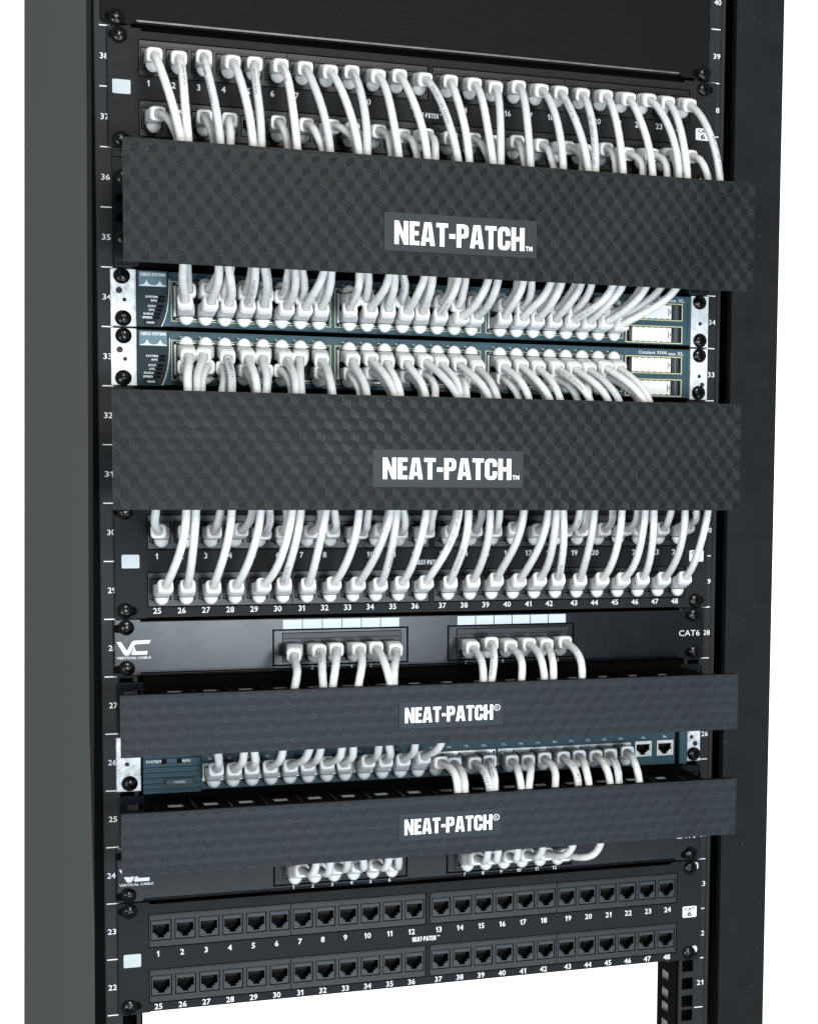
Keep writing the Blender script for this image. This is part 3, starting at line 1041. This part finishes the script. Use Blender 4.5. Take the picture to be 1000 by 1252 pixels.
    text("model_print", "SERIES", 1.7, t, (444.8, -5.15, z + 38.4), "white", width=6.4, align='L', bold=0.02)
    text("model_print", "XL", 3.2, t, (452.6, -5.15, z + 39.0), "white", width=5.8, align='L', bold=0.005)
    return t


switch48(33, "upper of two teal double-row switches, cables rising from its ports", False)
switch48(32, "lower of two teal double-row switches, cables falling from its ports", True)

S3_X = [71.6 + 14.5 * i for i in range(8)] + [188.2 + 14.57 * i for i in range(8)] + [307.3 + 14.57 * i for i in range(8)]
z = 25 * U
sw = root("network_switch", (241.3, -2, z), "slim teal switch with one row of ports between the two slate cable managers", "network switch")
for k, (a, b) in enumerate(((0.6, 18.8), (468.6, 481.2))):
    er = MB()
    er.box(a, b, -1.8, 0, z - 1.0, z + 41.5, 0, 0.5)
    er.build("mounting_ear", "galv", sw)
    screw(sw, 10.2 if k == 0 else 474.6, -1.8, z + 5.6)
    disc(sw, "ear_hole", 8.6 if k == 0 else 473.0, z + 20.4, -1.8, 1.7, "ink")
    if k:
        disc(sw, "ear_hole", 476.4, z + 14.4, -1.8, 2.3, "ink")
ch = MB()
ch.box(19.6, 466.6, 8.5, 60, z - 1.6, z + 41.0)
ch.box(19.6, 466.6, -1.5, 8.5, z - 1.7, z - 0.9)
ch.build("chassis", "black", sw)
boxes = [(64.4, 180.6), (181.6, 298.4), (300.4, 416.4)]
fc = MB()
fc.cells(63.2, 457.0, z - 1.8, z + 40.5, [(a, b, z + 5.2, z + 18.4) for a, b in boxes] + [(420.6, 435.6, z + 5.8, z + 19.2), (440.2, 455.4, z + 5.8, z + 19.2)], -4.0, 7.0)
fc.build("front_bezel", "teal", sw)
md = MB()
md.box(20.2, 63.0, -4.6, 0, z - 3.2, z + 40.5)
mo = md.build("status_module", "teal", sw)
for q, d in ((-1.0, 1.6), (3.2, 1.6), (7.4, 2.0), (11.4, 2.0), (15.6, 2.0), (20.0, 4.6), (27, 4)):
    rb = MB()
    rb.box(20.2, 62.8, -6.6, -4.55, z + q, z + q + d, 0, 0.5)
    link("module_rib", rb.mesh("module_rib", ["teal"]), mo)
bt = MB()
bt.box(36.4, 56.8, -8.0, -4.5, z + 3.4, z + 8.2, 0, 0.4)
bo = bt.build("mode_button", "teal", sw)
frame_line(bo, "button_ring", 36.0, 57.2, z + 2.9, z + 8.7, 0.9, -7.9, "ink")
text("button_print", "MODE", 1.8, bo, (46.6, -8.15, z + 5.8), "silverprint", width=8.0, bold=0.01)
for x in (35.2, 46.8):
    l_ = MB()
    l_.box(x - 1.9, x + 1.9, -6.9, -6.4, z + 20.2, z + 24.0)
    link("status_light", l_.mesh("status_light", ["jackin"]), mo)
text("light_print", "SYSTEM", 2.2, mo, (27.6, -6.75, z + 22.2), "white", width=11.0, bold=0.02)
text("light_print", "RPS", 2.2, mo, (51.8, -6.75, z + 22.0), "white", width=6.0, bold=0.02)
for g, (a, b) in enumerate(boxes):
    fr = MB()
    fr.prism([(a, z + 5.0), (b, z + 5.0), (b, z + 18.6), (a, z + 18.6)], -5.0, -3.9, 0, [[(a + .7, z + 5.7), (b - .7, z + 5.7), (b - .7, z + 17.4), (a + .7, z + 17.4)]])
    fr.build("port_outline", "shield", sw)
    bk = MB()
    bk.box(a + .3, b - .3, 4.0, 8.0, z + 5.4, z + 18.2)
    bk.build("port_block", "black", sw)
    for i in range(8):
        x = S3_X[g * 8 + i]
        link("port_jack", JACK_DOWN, sw, (x, -2.6, z + 11.6))
        text("port_number", "%dx" % (g * 8 + i + 1), 2.0, sw, (x - 1.5, -4.12, z + 22.3), "silverprint", bold=0.01)
        tk = MB()
        tk.prism([(x - 2.3, z + 25.4), (x - 0.7, z + 25.4), (x - 1.5, z + 24.2)][::-1], -4.2, -3.95)
        tk.build("port_tick", "ink", sw)
for x, s_ in ((428.1, "Ax"), (447.8, "Bx")):
    fr = MB()
    fr.prism([(x - 7.4, z + 5.9), (x + 7.4, z + 5.9), (x + 7.4, z + 19.1), (x - 7.4, z + 19.1)], -4.6, -1, 0, [[(x - 6.2, z + 7.2), (x + 6.2, z + 7.2), (x + 6.2, z + 17.6), (x - 6.2, z + 17.6)]])
    fr.build("port_outline", "shield", sw)
    link("port_jack", JACK_DOWN, sw, (x, -2.9, z + 12.2))
    text("port_number", s_, 2.2, sw, (x, -4.12, z + 22.2), "silverprint", bold=0.02)
ec = MB()
ec.box(460.4, 467.8, -6.0, 0, z - 2.0, z + 40, 0, 0.4)
ec.build("end_cap", "teal", sw)

# ------------------------------------------------------------------ patch cables
# per row: depth of the boot's end, depth at the manager's edge, then (port, boot end x, z, edge x, z)
ROWS = {
    "P1U": (-27, -60, [(1,31.0,1666.8,45.1,1602.5), (2,48.2,1665.8,50.2,1603.5), (3,66.1,1668.5,72.8,1603.4), (4,87.1,1666.1,95.6,1602.6), (5,102.8,1666.5,102.2,1602.8), (6,122.4,1667.1,128.2,1602.3), (7,140.5,1666.5,152.9,1602.5), (8,159.4,1665.5,174.4,1602.1), (9,175.6,1666.9,179.9,1602.1), (10,195.9,1665.4,204.2,1602.4), (11,212.4,1667.3,225.4,1602.1), (12,232.5,1666.2,250.7,1601.9), (13,252.3,1666.3,258.8,1602.1), (14,271.7,1665.7,277.7,1602.5), (15,288.4,1664.3,284.5,1602.1), (16,307.5,1667.1,308.4,1601.9), (17,326.5,1665.8,333.8,1601.9), (18,342.4,1665.4,354.8,1602.5), (19,360.3,1665.2,360.9,1601.8), (20,380.2,1665.7,384.1,1601.9), (21,399.9,1665.0,409.1,1601.9), (22,417.7,1665.9,431.8,1602.3), (23,433.7,1664.9,437.9,1602.1), (24,453.1,1664.7,466.8,1602.3)]),
    "P1L": (-27, -46, [(25,33.2,1624.3,44.5,1604.8), (26,48.9,1622.9,50.0,1604.9), (27,66.3,1624.8,70.4,1604.6), (28,84.5,1624.1,82.1,1604.6), (30,120.1,1624.7,124.4,1604.1), (31,141.6,1624.7,149.6,1604.1), (32,161.6,1625.2,174.5,1603.8), (33,176.2,1624.1,180.7,1603.9), (34,196.6,1624.0,201.5,1603.8), (35,215.9,1622.0,221.9,1603.8), (36,234.4,1624.0,235.1,1603.9), (37,252.6,1623.1,251.9,1603.7), (38,271.4,1623.4,278.3,1603.8), (39,287.5,1622.9,285.4,1604.1), (40,306.7,1624.4,306.8,1603.6), (41,327.0,1622.9,331.2,1603.3), (42,349.1,1622.8,353.8,1603.7), (43,362.7,1621.5,361.1,1604.2), (44,381.4,1624.1,382.2,1603.6), (45,399.9,1621.3,405.6,1603.8), (46,421.6,1622.3,427.2,1603.8), (47,435.7,1623.9,435.5,1603.7), (48,455.1,1623.5,462.3,1603.8)]),
    "P2U": (-27, -46, [(1,30.2,1314.0,26.6,1330.5), (2,50.3,1314.0,50.6,1330.6), (3,71.4,1313.9,73.1,1330.6), (4,91.6,1315.0,96.9,1330.6), (5,108.7,1312.6,109.5,1330.6), (6,123.1,1313.1,122.0,1330.6), (7,144.4,1313.6,147.6,1330.6), (8,160.9,1314.1,158.3,1330.6), (9,183.3,1312.9,184.4,1330.6), (10,198.9,1314.6,199.9,1330.7), (11,214.1,1312.8,211.5,1330.7), (12,236.4,1313.3,235.8,1330.7), (13,254.9,1313.2,254.7,1330.7), (14,274.7,1314.4,275.0,1330.7), (15,291.2,1313.7,288.2,1330.7), (16,307.1,1316.0,308.2,1330.7), (17,327.5,1313.9,329.9,1330.4), (18,350.8,1313.8,355.2,1330.4), (19,363.7,1314.3,361.9,1330.4), (20,383.5,1314.8,383.2,1330.4), (21,402.6,1315.1,404.4,1330.5), (22,414.0,1315.0,413.0,1330.5), (23,435.2,1315.5,434.5,1330.5), (24,458.2,1317.5,456.8,1330.5)]),
    "P2L": (-27, -62, [(25,35.5,1272.5,46.4,1331.5), (26,51.6,1272.3,53.5,1331.5), (27,70.6,1271.4,79.0,1331.5), (28,87.5,1271.8,100.5,1331.5), (29,108.6,1272.6,123.5,1331.5), (30,123.5,1273.5,130.2,1331.6), (31,142.1,1272.7,149.0,1331.6), (32,162.0,1273.0,174.0,1331.6), (33,181.0,1272.7,198.1,1331.6), (34,198.4,1271.9,203.2,1331.6), (35,215.4,1272.8,225.8,1331.6), (36,235.4,1273.1,252.4,1331.6), (37,254.5,1272.8,259.4,1331.6), (38,273.2,1273.8,276.6,1331.6), (39,292.7,1274.7,303.8,1331.7), (40,311.9,1273.8,325.2,1331.3), (41,329.0,1274.6,330.5,1331.3), (42,344.6,1274.4,337.0,1331.3), (43,363.1,1273.6,362.5,1331.3), (44,382.4,1273.9,385.6,1331.3), (45,401.1,1273.5,406.8,1331.5), (46,417.9,1273.8,414.2,1331.5), (47,437.0,1273.5,439.9,1331.5), (48,455.7,1273.8,461.6,1331.5)]),
    "SAL": (-31, -62, [(1,50.3,1488.3,45.7,1512.1), (2,69.4,1487.9,70.5,1511.7), (3,82.4,1487.2,77.9,1511.7), (4,96.9,1487.3,96.6,1511.4), (5,108.6,1487.3,103.6,1511.3), (6,125.7,1486.5,126.1,1511.5), (7,139.5,1486.6,146.5,1511.0), (8,151.9,1487.2,153.3,1511.1), (9,173.1,1487.6,173.6,1510.7), (10,189.6,1487.6,196.0,1510.6), (11,203.0,1488.2,201.0,1510.8), (12,217.7,1486.9,223.2,1510.6), (13,230.0,1487.4,229.5,1510.6), (14,245.0,1486.1,249.4,1510.6), (15,262.1,1484.9,273.4,1510.5), (16,274.0,1485.4,280.6,1510.2), (17,296.7,1486.3,301.0,1510.6), (18,311.5,1485.6,324.3,1510.8), (19,323.8,1485.4,332.4,1510.8), (20,338.8,1485.4,349.3,1510.3), (21,354.0,1485.3,373.9,1510.5), (22,367.9,1485.2,382.2,1510.5), (23,382.7,1485.8,402.5,1510.7), (24,396.2,1484.2,428.3,1510.8)]),
    "SAU": (-29, -50, [(1,53.1,1496.2,49.9,1512.7), (2,68.1,1497.3,73.5,1512.4), (3,80.2,1493.1,80.5,1511.9), (4,95.3,1496.7,96.0,1512.0), (5,110.4,1494.9,106.5,1512.0), (6,122.1,1494.4,122.9,1512.1), (7,137.4,1493.6,133.1,1512.0), (8,150.8,1492.7,150.2,1511.7), (9,176.1,1494.0,177.4,1511.4), (10,186.8,1495.1,183.0,1511.3), (11,204.0,1494.0,201.8,1511.4), (12,215.0,1494.5,210.1,1511.4), (13,231.1,1495.2,229.9,1511.1), (14,246.1,1495.8,248.6,1511.1), (15,259.3,1493.2,259.6,1511.2), (16,272.5,1496.3,277.3,1510.8), (17,297.2,1495.5,301.1,1511.0), (18,312.0,1493.5,312.5,1511.2), (19,325.7,1492.7,332.7,1511.5), (20,340.7,1494.7,347.7,1511.0), (21,355.9,1492.7,361.4,1511.0), (22,369.8,1494.6,380.0,1511.2), (23,388.0,1492.7,402.3,1511.2), (24,397.4,1491.2,420.2,1511.4)]),
    "SBU": (-31, -62, [(1,52.5,1445.7,47.9,1421.3), (2,63.3,1446.1,54.8,1421.5), (3,81.3,1445.3,79.5,1421.7), (4,96.7,1445.3,97.5,1421.2), (5,107.4,1445.6,104.6,1420.9), (6,125.5,1445.2,125.9,1420.9), (7,134.9,1446.0,130.7,1420.7), (8,151.8,1445.0,153.7,1421.1), (9,175.7,1446.0,179.3,1420.7), (10,190.3,1447.1,201.3,1420.9), (11,202.4,1444.9,205.7,1420.8), (12,217.9,1445.4,225.4,1420.9), (13,233.4,1446.5,249.9,1420.8), (14,245.9,1445.0,252.5,1420.9), (15,260.3,1445.4,274.7,1421.0), (16,275.0,1442.6,282.0,1420.3), (17,296.4,1444.6,307.2,1420.5), (18,311.2,1445.0,324.6,1420.7), (19,324.9,1444.1,333.4,1420.6), (20,341.3,1444.6,357.3,1420.8), (21,355.8,1444.4,373.8,1420.5), (22,368.4,1444.1,382.8,1420.7), (23,382.7,1446.3,402.8,1421.1), (24,393.9,1446.1,409.0,1420.8)]),
    "SBL": (-27, -50, [(1,50.5,1438.0,49.8,1421.3), (2,66.7,1438.4,58.9,1421.5), (3,78.5,1437.9,74.6,1421.9), (4,95.8,1436.3,98.7,1421.1), (5,110.0,1436.3,107.1,1420.9), (6,121.8,1437.1,125.1,1421.0), (8,152.1,1436.5,155.1,1421.1), (9,174.6,1435.9,176.8,1420.8), (10,191.8,1437.6,201.4,1420.8), (12,219.5,1435.2,225.7,1420.5), (13,233.8,1437.5,235.4,1420.7), (15,261.4,1435.1,259.5,1420.6), (16,272.8,1432.1,274.7,1421.3), (17,296.9,1436.1,302.6,1420.4), (18,314.5,1436.6,325.5,1420.6), (20,340.6,1436.0,351.5,1420.5), (21,360.0,1437.2,361.1,1420.8), (23,385.2,1438.4,403.6,1421.3)]),
    "V28": (-27, -66, [(1,130.7,1215.5,124.0,1195.3), (2,150.5,1218.5,145.9,1195.1), (3,163.7,1219.2,153.2,1195.6), (4,181.6,1218.7,172.1,1195.5), (5,195.0,1219.5,196.9,1195.6), (6,210.3,1217.3,199.8,1196.3), (7,273.3,1217.3,271.5,1196.3), (8,288.3,1221.1,278.7,1196.4), (9,304.6,1217.7,302.2,1196.4), (10,320.1,1219.1,321.1,1196.7), (11,335.1,1218.0,328.5,1196.7), (12,350.8,1220.1,352.0,1196.6)]),
    "SCU": (-29, -60, [(1,71.3,1129.6,68.2,1145.0), (2,84.8,1128.9,86.9,1144.5), (3,97.8,1129.5,95.4,1144.7), (4,112.0,1129.5,115.7,1144.6), (5,127.8,1129.5,135.0,1144.9), (6,140.7,1129.6,144.7,1144.7), (7,155.9,1130.3,160.5,1145.1), (8,169.0,1128.9,170.3,1145.3), (9,188.4,1130.2,190.2,1145.1), (10,202.5,1129.5,197.9,1145.2), (11,216.7,1129.6,218.8,1145.4), (12,233.4,1131.1,239.2,1145.5)]),
    "SCD": (-30, -66, [(13,247.0,1125.2,250.8,1108.2), (14,257.3,1124.0,256.1,1108.7), (15,274.7,1123.1,277.4,1107.9), (16,287.1,1124.2,281.7,1108.3), (17,305.8,1123.2,302.2,1108.2), (18,319.1,1123.0,308.7,1107.8), (19,333.5,1124.0,331.7,1108.2), (20,349.3,1124.3,351.6,1107.9), (21,362.8,1124.7,359.4,1107.9), (22,377.7,1123.9,378.5,1108.1), (23,390.3,1124.4,385.3,1107.8), (24,405.3,1125.9,403.4,1107.8)]),
    "V24": (-29, -56, [(1,136.6,1044.4,141.7,1053.7), (2,150.0,1044.2,152.3,1054.0), (3,164.8,1045.0,166.9,1054.3), (4,180.6,1045.0,179.0,1054.8), (5,194.9,1045.0,198.0,1055.1), (6,209.5,1044.5,206.1,1055.1), (7,277.3,1044.1,278.5,1054.1), (8,290.8,1043.4,287.0,1054.3), (9,305.3,1043.8,302.7,1054.6), (10,319.9,1043.9,324.4,1054.2), (11,336.4,1043.6,349.2,1054.8), (12,352.8,1041.6,372.8,1055.1)]),
}


def latch_mesh(sign):
    mb = MB()
    nu, nv = 14, 8
    for j in range(nv + 1):
        b = math.pi * j / nv
        for i in range(nu):
            a = 2 * math.pi * i / nu
            x = 5.5 * math.sin(b) * math.cos(a)
            y = 5.8 * math.sin(b) * math.sin(a)
            q = 6.2 * math.cos(b)
            q = q if q * sign > 0 else q * 0.12
            mb.v.append((x, y, q))
    for j in range(nv):
        for i in range(nu):
            mb.f.append((j * nu + i, j * nu + (i + 1) % nu, (j + 1) * nu + (i + 1) % nu, (j + 1) * nu + i)); mb.m.append(0)
    return mb.mesh("latch_cover", ["latch"], 60)


def plug_mesh():
    mb = MB()
    for y0, y1, w, h, c in ((-12.0, 1.0, 11.5, 8.4, 0.5), (-9.0, -7.2, 11.9, 8.8, 0.2)):
        mb.box(-w / 2, w / 2, y0, y1, -h / 2, h / 2, 0, c)
    return mb.mesh("plug", ["plug"])


LATCH = {1: latch_mesh(1), -1: latch_mesh(-1)}
PLUG = plug_mesh()


def bez(a, b, c, d, t):
    s = 1 - t
    return a * (s ** 3) + b * (3 * s * s * t) + c * (3 * s * t * t) + d * (t ** 3)


def bez_t(a, b, c, d, t):
    s = 1 - t
    return ((b - a) * (3 * s * s) + (c - b) * (6 * s * t) + (d - c) * (3 * t * t)).normalized()


BOOT = [(0.0, 11.8, 9.8), (0.26, 12.4, 10.4)]
for _k in range(4):
    _w = 12.3 - .3 * _k
    BOOT += [(0.285 + 0.10 * _k, _w, 10.6), (0.328 + 0.10 * _k, _w, 10.6), (0.336 + 0.10 * _k, _w - 2.2, 8.4), (0.377 + 0.10 * _k, _w - 2.2, 8.4)]
BOOT += [(0.69, 11.0, 10.3), (0.71, 11.7, 11.0), (0.93, 11.5, 11.0), (0.98, 10.8, 10.4), (1.0, 9.6, 9.4), (1.0, 7.0, 7.0), (0.92, 6.6, 6.6)]


def boot_mesh(B, E, d):
    L = (E - B).length
    c1, c2 = B + Vector((0, -1, 0)) * L * 0.38, E - d * L * 0.35
    mb = MB()
    n = 16
    for s, w, h in BOOT:
        pnt = bez(B, c1, c2, E, s)
        tg = bez_t(B, c1, c2, E, min(s, 0.999))
        sx = (Vector((1, 0, 0)) - tg * tg.x).normalized()
        sz = sx.cross(tg)
        e = 0.5
        for k in range(n):
            a = 2 * math.pi * (k + 0.5) / n
            ca, sa = math.cos(a), math.sin(a)
            q = pnt + sx * (w / 2 * math.copysign(abs(ca) ** e, ca)) + sz * (h / 2 * math.copysign(abs(sa) ** e, sa))
            mb.v.append(tuple(q))
    m_ = len(BOOT)
    for j in range(m_ - 1):
        for k in range(n):
            mb.f.append((j * n + k, j * n + (k + 1) % n, (j + 1) * n + (k + 1) % n, (j + 1) * n + k)); mb.m.append(1 if BOOT[j][0] >= 0.69 else 0)
    mb.f.append(tuple(range((m_ - 1) * n, m_ * n))); mb.m.append(1)
    mb.f.append(tuple(range(n))[::-1]); mb.m.append(0)
    return mb.mesh("boot", ["boot", "collar"], 30)


def jacket_path(E, d, G, sgn, j, straight=0.0):
    D = G - E
    L = D.length
    vdir = Vector((0, 0, sgn))
    vg = (D.normalized() * (0.55 + 0.5 * straight) + vdir * (0.75 - 0.5 * straight))
    vg.y *= 0.35
    vg.normalize()
    a1 = E + d * min(0.42 * L, 16.0) * (1 - 0.45 * straight)
    a2 = G - vg * (0.42 - 0.1 * straight) * L
    pts = [E - d * 3.5]
    N = 24
    for i in range(N + 1):
        q = bez(E, a1, a2, G, i / N)
        w = math.sin(math.pi * i / N)
        w2 = math.sin(2 * math.pi * i / N)
        pts.append(q + Vector((j[0] * w + j[2] * w2, j[1] * w, 0)))
    b1, b2 = G + vg * 12, G + vg * 16 + Vector((0, 5, sgn * 12))
    H = G + Vector((vg.x * 12, 10, sgn * 34))
    for i in range(1, 7):
        pts.append(bez(G, b1, b2, H, i / 6))
    return pts


R_CABLE = 3.08


def tube(pts, r, n=12):
    mb = MB()
    prev = None
    ph, run, r0 = rnd.uniform(0, 6.28), 0.0, r
    for i, q in enumerate(pts):
        tg = (pts[min(i + 1, len(pts) - 1)] - pts[max(i - 1, 0)]).normalized()
        if prev is None:
            sx = (Vector((1, 0, 0)) - tg * tg.x).normalized()
        else:
            sx = (prev - tg * prev.dot(tg)).normalized()
        prev = sx
        sy = tg.cross(sx)
        if i:
            run += (q - pts[i - 1]).length
        r = r0 * (1 + 0.022 * math.sin(run * 0.72 + ph))
        for k in range(n):
            a = 2 * math.pi * k / n
            mb.v.append(tuple(q + sx * (r * math.cos(a)) + sy * (r * math.sin(a))))
    for i in range(len(pts) - 1):
        for k in range(n):
            mb.f.append((i * n + k, i * n + (k + 1) % n, (i + 1) * n + (k + 1) % n, (i + 1) * n + k)); mb.m.append(0)
    mb.f.append(tuple(range(n))[::-1]); mb.m.append(0)
    mb.f.append(tuple(range((len(pts) - 1) * n, len(pts) * n))); mb.m.append(0)
    return mb.mesh("jacket", [rnd.choice(["jacket", "jacket", "jacket_b", "jacket_c"])], 60)


def cable_print(parent, pts, s, s0, ang, h=2.3):
    """lettering wrapped on the jacket, running along it"""
    acc = [0.0]
    for i in range(1, len(pts)):
        acc.append(acc[-1] + (pts[i] - pts[i - 1]).length)

    def at(l):
        l = min(max(l, 0), acc[-1] - 1e-3)
        i = max(k for k in range(len(acc)) if acc[k] <= l)
        i = min(i, len(pts) - 2)
        f = (l - acc[i]) / max(1e-6, acc[i + 1] - acc[i])
        return pts[i].lerp(pts[i + 1], f), (pts[i + 1] - pts[i]).normalized()
    vs, fs, w0, h0 = text_verts(s, 0.0, 1)
    k = h / h0
    bm = bmesh.new()
    bv = [bm.verts.new((v[0] * k, v[1] * k - h / 2, 0)) for v in vs]
    for f in fs:
        try:
            bm.faces.new([bv[i] for i in f])
        except ValueError:
            pass
    bmesh.ops.triangulate(bm, faces=bm.faces[:])
    long = [e for e in bm.edges if abs(e.verts[0].co.y - e.verts[1].co.y) > 0.8]
    bmesh.ops.subdivide_edges(bm, edges=long, cuts=2)
    for v in bm.verts:
        c, tg = at(s0 + v.co.x)
        nrm = Vector((-0.25, -1, 0))
        nrm = (nrm - tg * nrm.dot(tg)).normalized()
        b = tg.cross(nrm)
        if b.x > 0:
            pass
        a = ang + v.co.y / R_CABLE
        v.co = (c + (nrm * math.cos(a) + b * math.sin(a)) * (R_CABLE + 0.13)) * MM
    me = bpy.data.meshes.new("jacket_print")
    bm.to_mesh(me)
    bm.free()
    me.materials.append(M["cableink"])
    link("jacket_print", me, parent)


ORD = ["", "first", "second", "third", "fourth", "fifth", "sixth", "seventh", "eighth", "ninth", "tenth", "eleventh", "twelfth", "thirteenth", "fourteenth", "fifteenth",
       "sixteenth", "seventeenth", "eighteenth", "nineteenth", "twentieth", "twenty-first", "twenty-second", "twenty-third", "twenty-fourth"]
NUM = {i: w for i, w in enumerate("zero one two three four five six seven eight nine ten eleven twelve thirteen fourteen fifteen sixteen seventeen eighteen nineteen".split())}
for _t, _w in ((20, "twenty"), (30, "thirty"), (40, "forty")):
    for _i in range(10):
        NUM[_t + _i] = _w + ("-" + NUM[_i] if _i else "")
P1 = lambda n, r: (PORT_X[(n - 1) % 24] - 1.0, 37 * U + 2.0 + ROW_Z[r])
P2 = lambda n, r: (PORT_X[(n - 1) % 24] + 1.8, 29 * U + 1.6 + ROW_Z[r])
VX = lambda n: (118.3 if n < 7 else 258.0) + 15.5 + 15.44 * ((n - 1) % 6)
SPEC = {
    "P1U": (lambda n: P1(n, 0), -1, -1, lambda n: "white patch cable hanging from port %s in the upper row of the topmost patch panel" % NUM[n], "cables of the topmost patch panel"),
    "P1L": (lambda n: P1(n, 1), -1, -1, lambda n: "white patch cable in the lower row of the topmost patch panel, below port %s" % NUM[n - 24], "cables of the topmost patch panel"),
    "P2U": (lambda n: P2(n, 0), -1, 1, lambda n: "white patch cable rising from port %s in the upper row of the middle patch panel" % NUM[n], "cables of the middle patch panel"),
    "P2L": (lambda n: P2(n, 1), -1, 1, lambda n: "white patch cable rising from port %s in the lower row of the middle patch panel" % NUM[n], "cables of the middle patch panel"),
    "SAL": (lambda n: (SW_X[n - 1], 33 * U + SW_Z[1]), -1, 1, lambda n: "white cable, %s from left in the lower row of the upper double-row switch" % ORD[n], "cables of the upper double-row switch"),
    "SAU": (lambda n: (SW_X[n - 1], 33 * U + SW_Z[0]), 1, 1, lambda n: "white cable, %s from left in the upper row of the upper double-row switch" % ORD[n], "cables of the upper double-row switch"),
    "SBU": (lambda n: (SW_X[n - 1], 32 * U + SW_Z[0]), 1, -1, lambda n: "white cable, %s from left in the upper row of the lower double-row switch" % ORD[n], "cables of the lower double-row switch"),
    "SBL": (lambda n: (SW_X[n - 1], 32 * U + SW_Z[1]), -1, -1, lambda n: "white cable under the %s upper plug from left of the lower double-row switch" % ORD[n], "cables of the lower double-row switch"),
    "V28": (lambda n: (VX(n), 27 * U + 18.5), -1, -1, lambda n: "white cable hanging from port %s of the twelve-port panel with write-on fields" % NUM[n], "cables of the upper twelve-port panel"),
    "SCU": (lambda n: (S3_X[n - 1], 25 * U + 11.6), -1, 1, lambda n: "white cable rising from the %s port of the single-row switch" % ORD[n], "rising cables of the single-row switch"),
    "SCD": (lambda n: (S3_X[n - 1], 25 * U + 11.6), -1, -1, lambda n: "white cable hanging from the %s port of the single-row switch" % ORD[n], "hanging cables of the single-row switch"),
    "V24": (lambda n: (VX(n), 23 * U + 18.5), -1, 1, lambda n: "white cable rising from port %s of the twelve-port panel under the lowest manager" % NUM[n], "cables of the lower twelve-port panel"),
}
PRINTED = {"P1U": {2: (14, -.5), 3: (8, .6), 5: (12, 0), 6: (4, .3), 9: (4, .4), 12: (14, .1), 18: (14, .2), 19: (30, .4), 24: (40, -.5)},
           "P2U": {5: (2, .1), 18: (4, .1), 20: (2, 0), 13: (6, 0)},
           "P2L": {30: (4, -.1), 34: (24, .6), 36: (44, 0), 37: (18, -.1), 42: (3, 0)},
           "SAL": {4: (2, 0), 9: (8, -.5), 14: (2, .1), 21: (2, 0)}, "SAU": {6: (2, -.3), 12: (2, -.4), 11: (3, 0)},
           "SBU": {3: (8, -.4), 6: (2, 0), 20: (3, 0)},
           "V28": {2: (10, 0), 8: (12, .4)}, "SCD": {15: (6, 0), 16: (2, .2), 20: (16, -.4), 22: (6, .5), 23: (8, -.4)}}
WORDS = ["(UL) E305669 CM 75C", "E305669 (UL) CM", "ETL VERIFIED PATCH CORD", "PATCH CORD E305669"]

for key, (ye, yg, items) in ROWS.items():
    pos, latch, sgn, lab, grp_ = SPEC[key]
    for n, ex, ez, gx, gz in items:
        X, Z = pos(n)
        yf = -3.0 if key[0] != "S" else -4.0
        t = root("patch_cable", (X, yf, Z), lab(n), "cable", grp_)
        link("plug", PLUG, t, (X, yf, Z))
        link("latch_cover", LATCH[latch], t, (X, yf - 8.5, Z + latch * 5.2))
        B = Vector((X, yf - 7.0, Z))
        E = Vector((ex, ye + rnd.uniform(-.8, .8), ez))
        G = Vector((gx, yg + rnd.uniform(-3, 3), gz))
        st = 1.0 if key in ("SAL", "SAU", "SCU") else (0.6 if key in ("SBU", "SBL") else 0.0)
        d = ((E - B).normalized() * 1.0 + (G - E).normalized() * (0.30 + 0.45 * st)).normalized()
        link("boot", boot_mesh(B, E, d), t)
        pts = jacket_path(E, d, G, sgn, (rnd.uniform(-1.3, 1.3), rnd.uniform(-2.0, .8), rnd.uniform(-.6, .6)), st)
        jo = link("jacket", tube(pts, R_CABLE), t)
        pr = PRINTED.get(key, {}).get(n)
        if pr:
            cable_print(jo, pts, WORDS[(n + len(key)) % len(WORDS)], 4 + pr[0], pr[1])
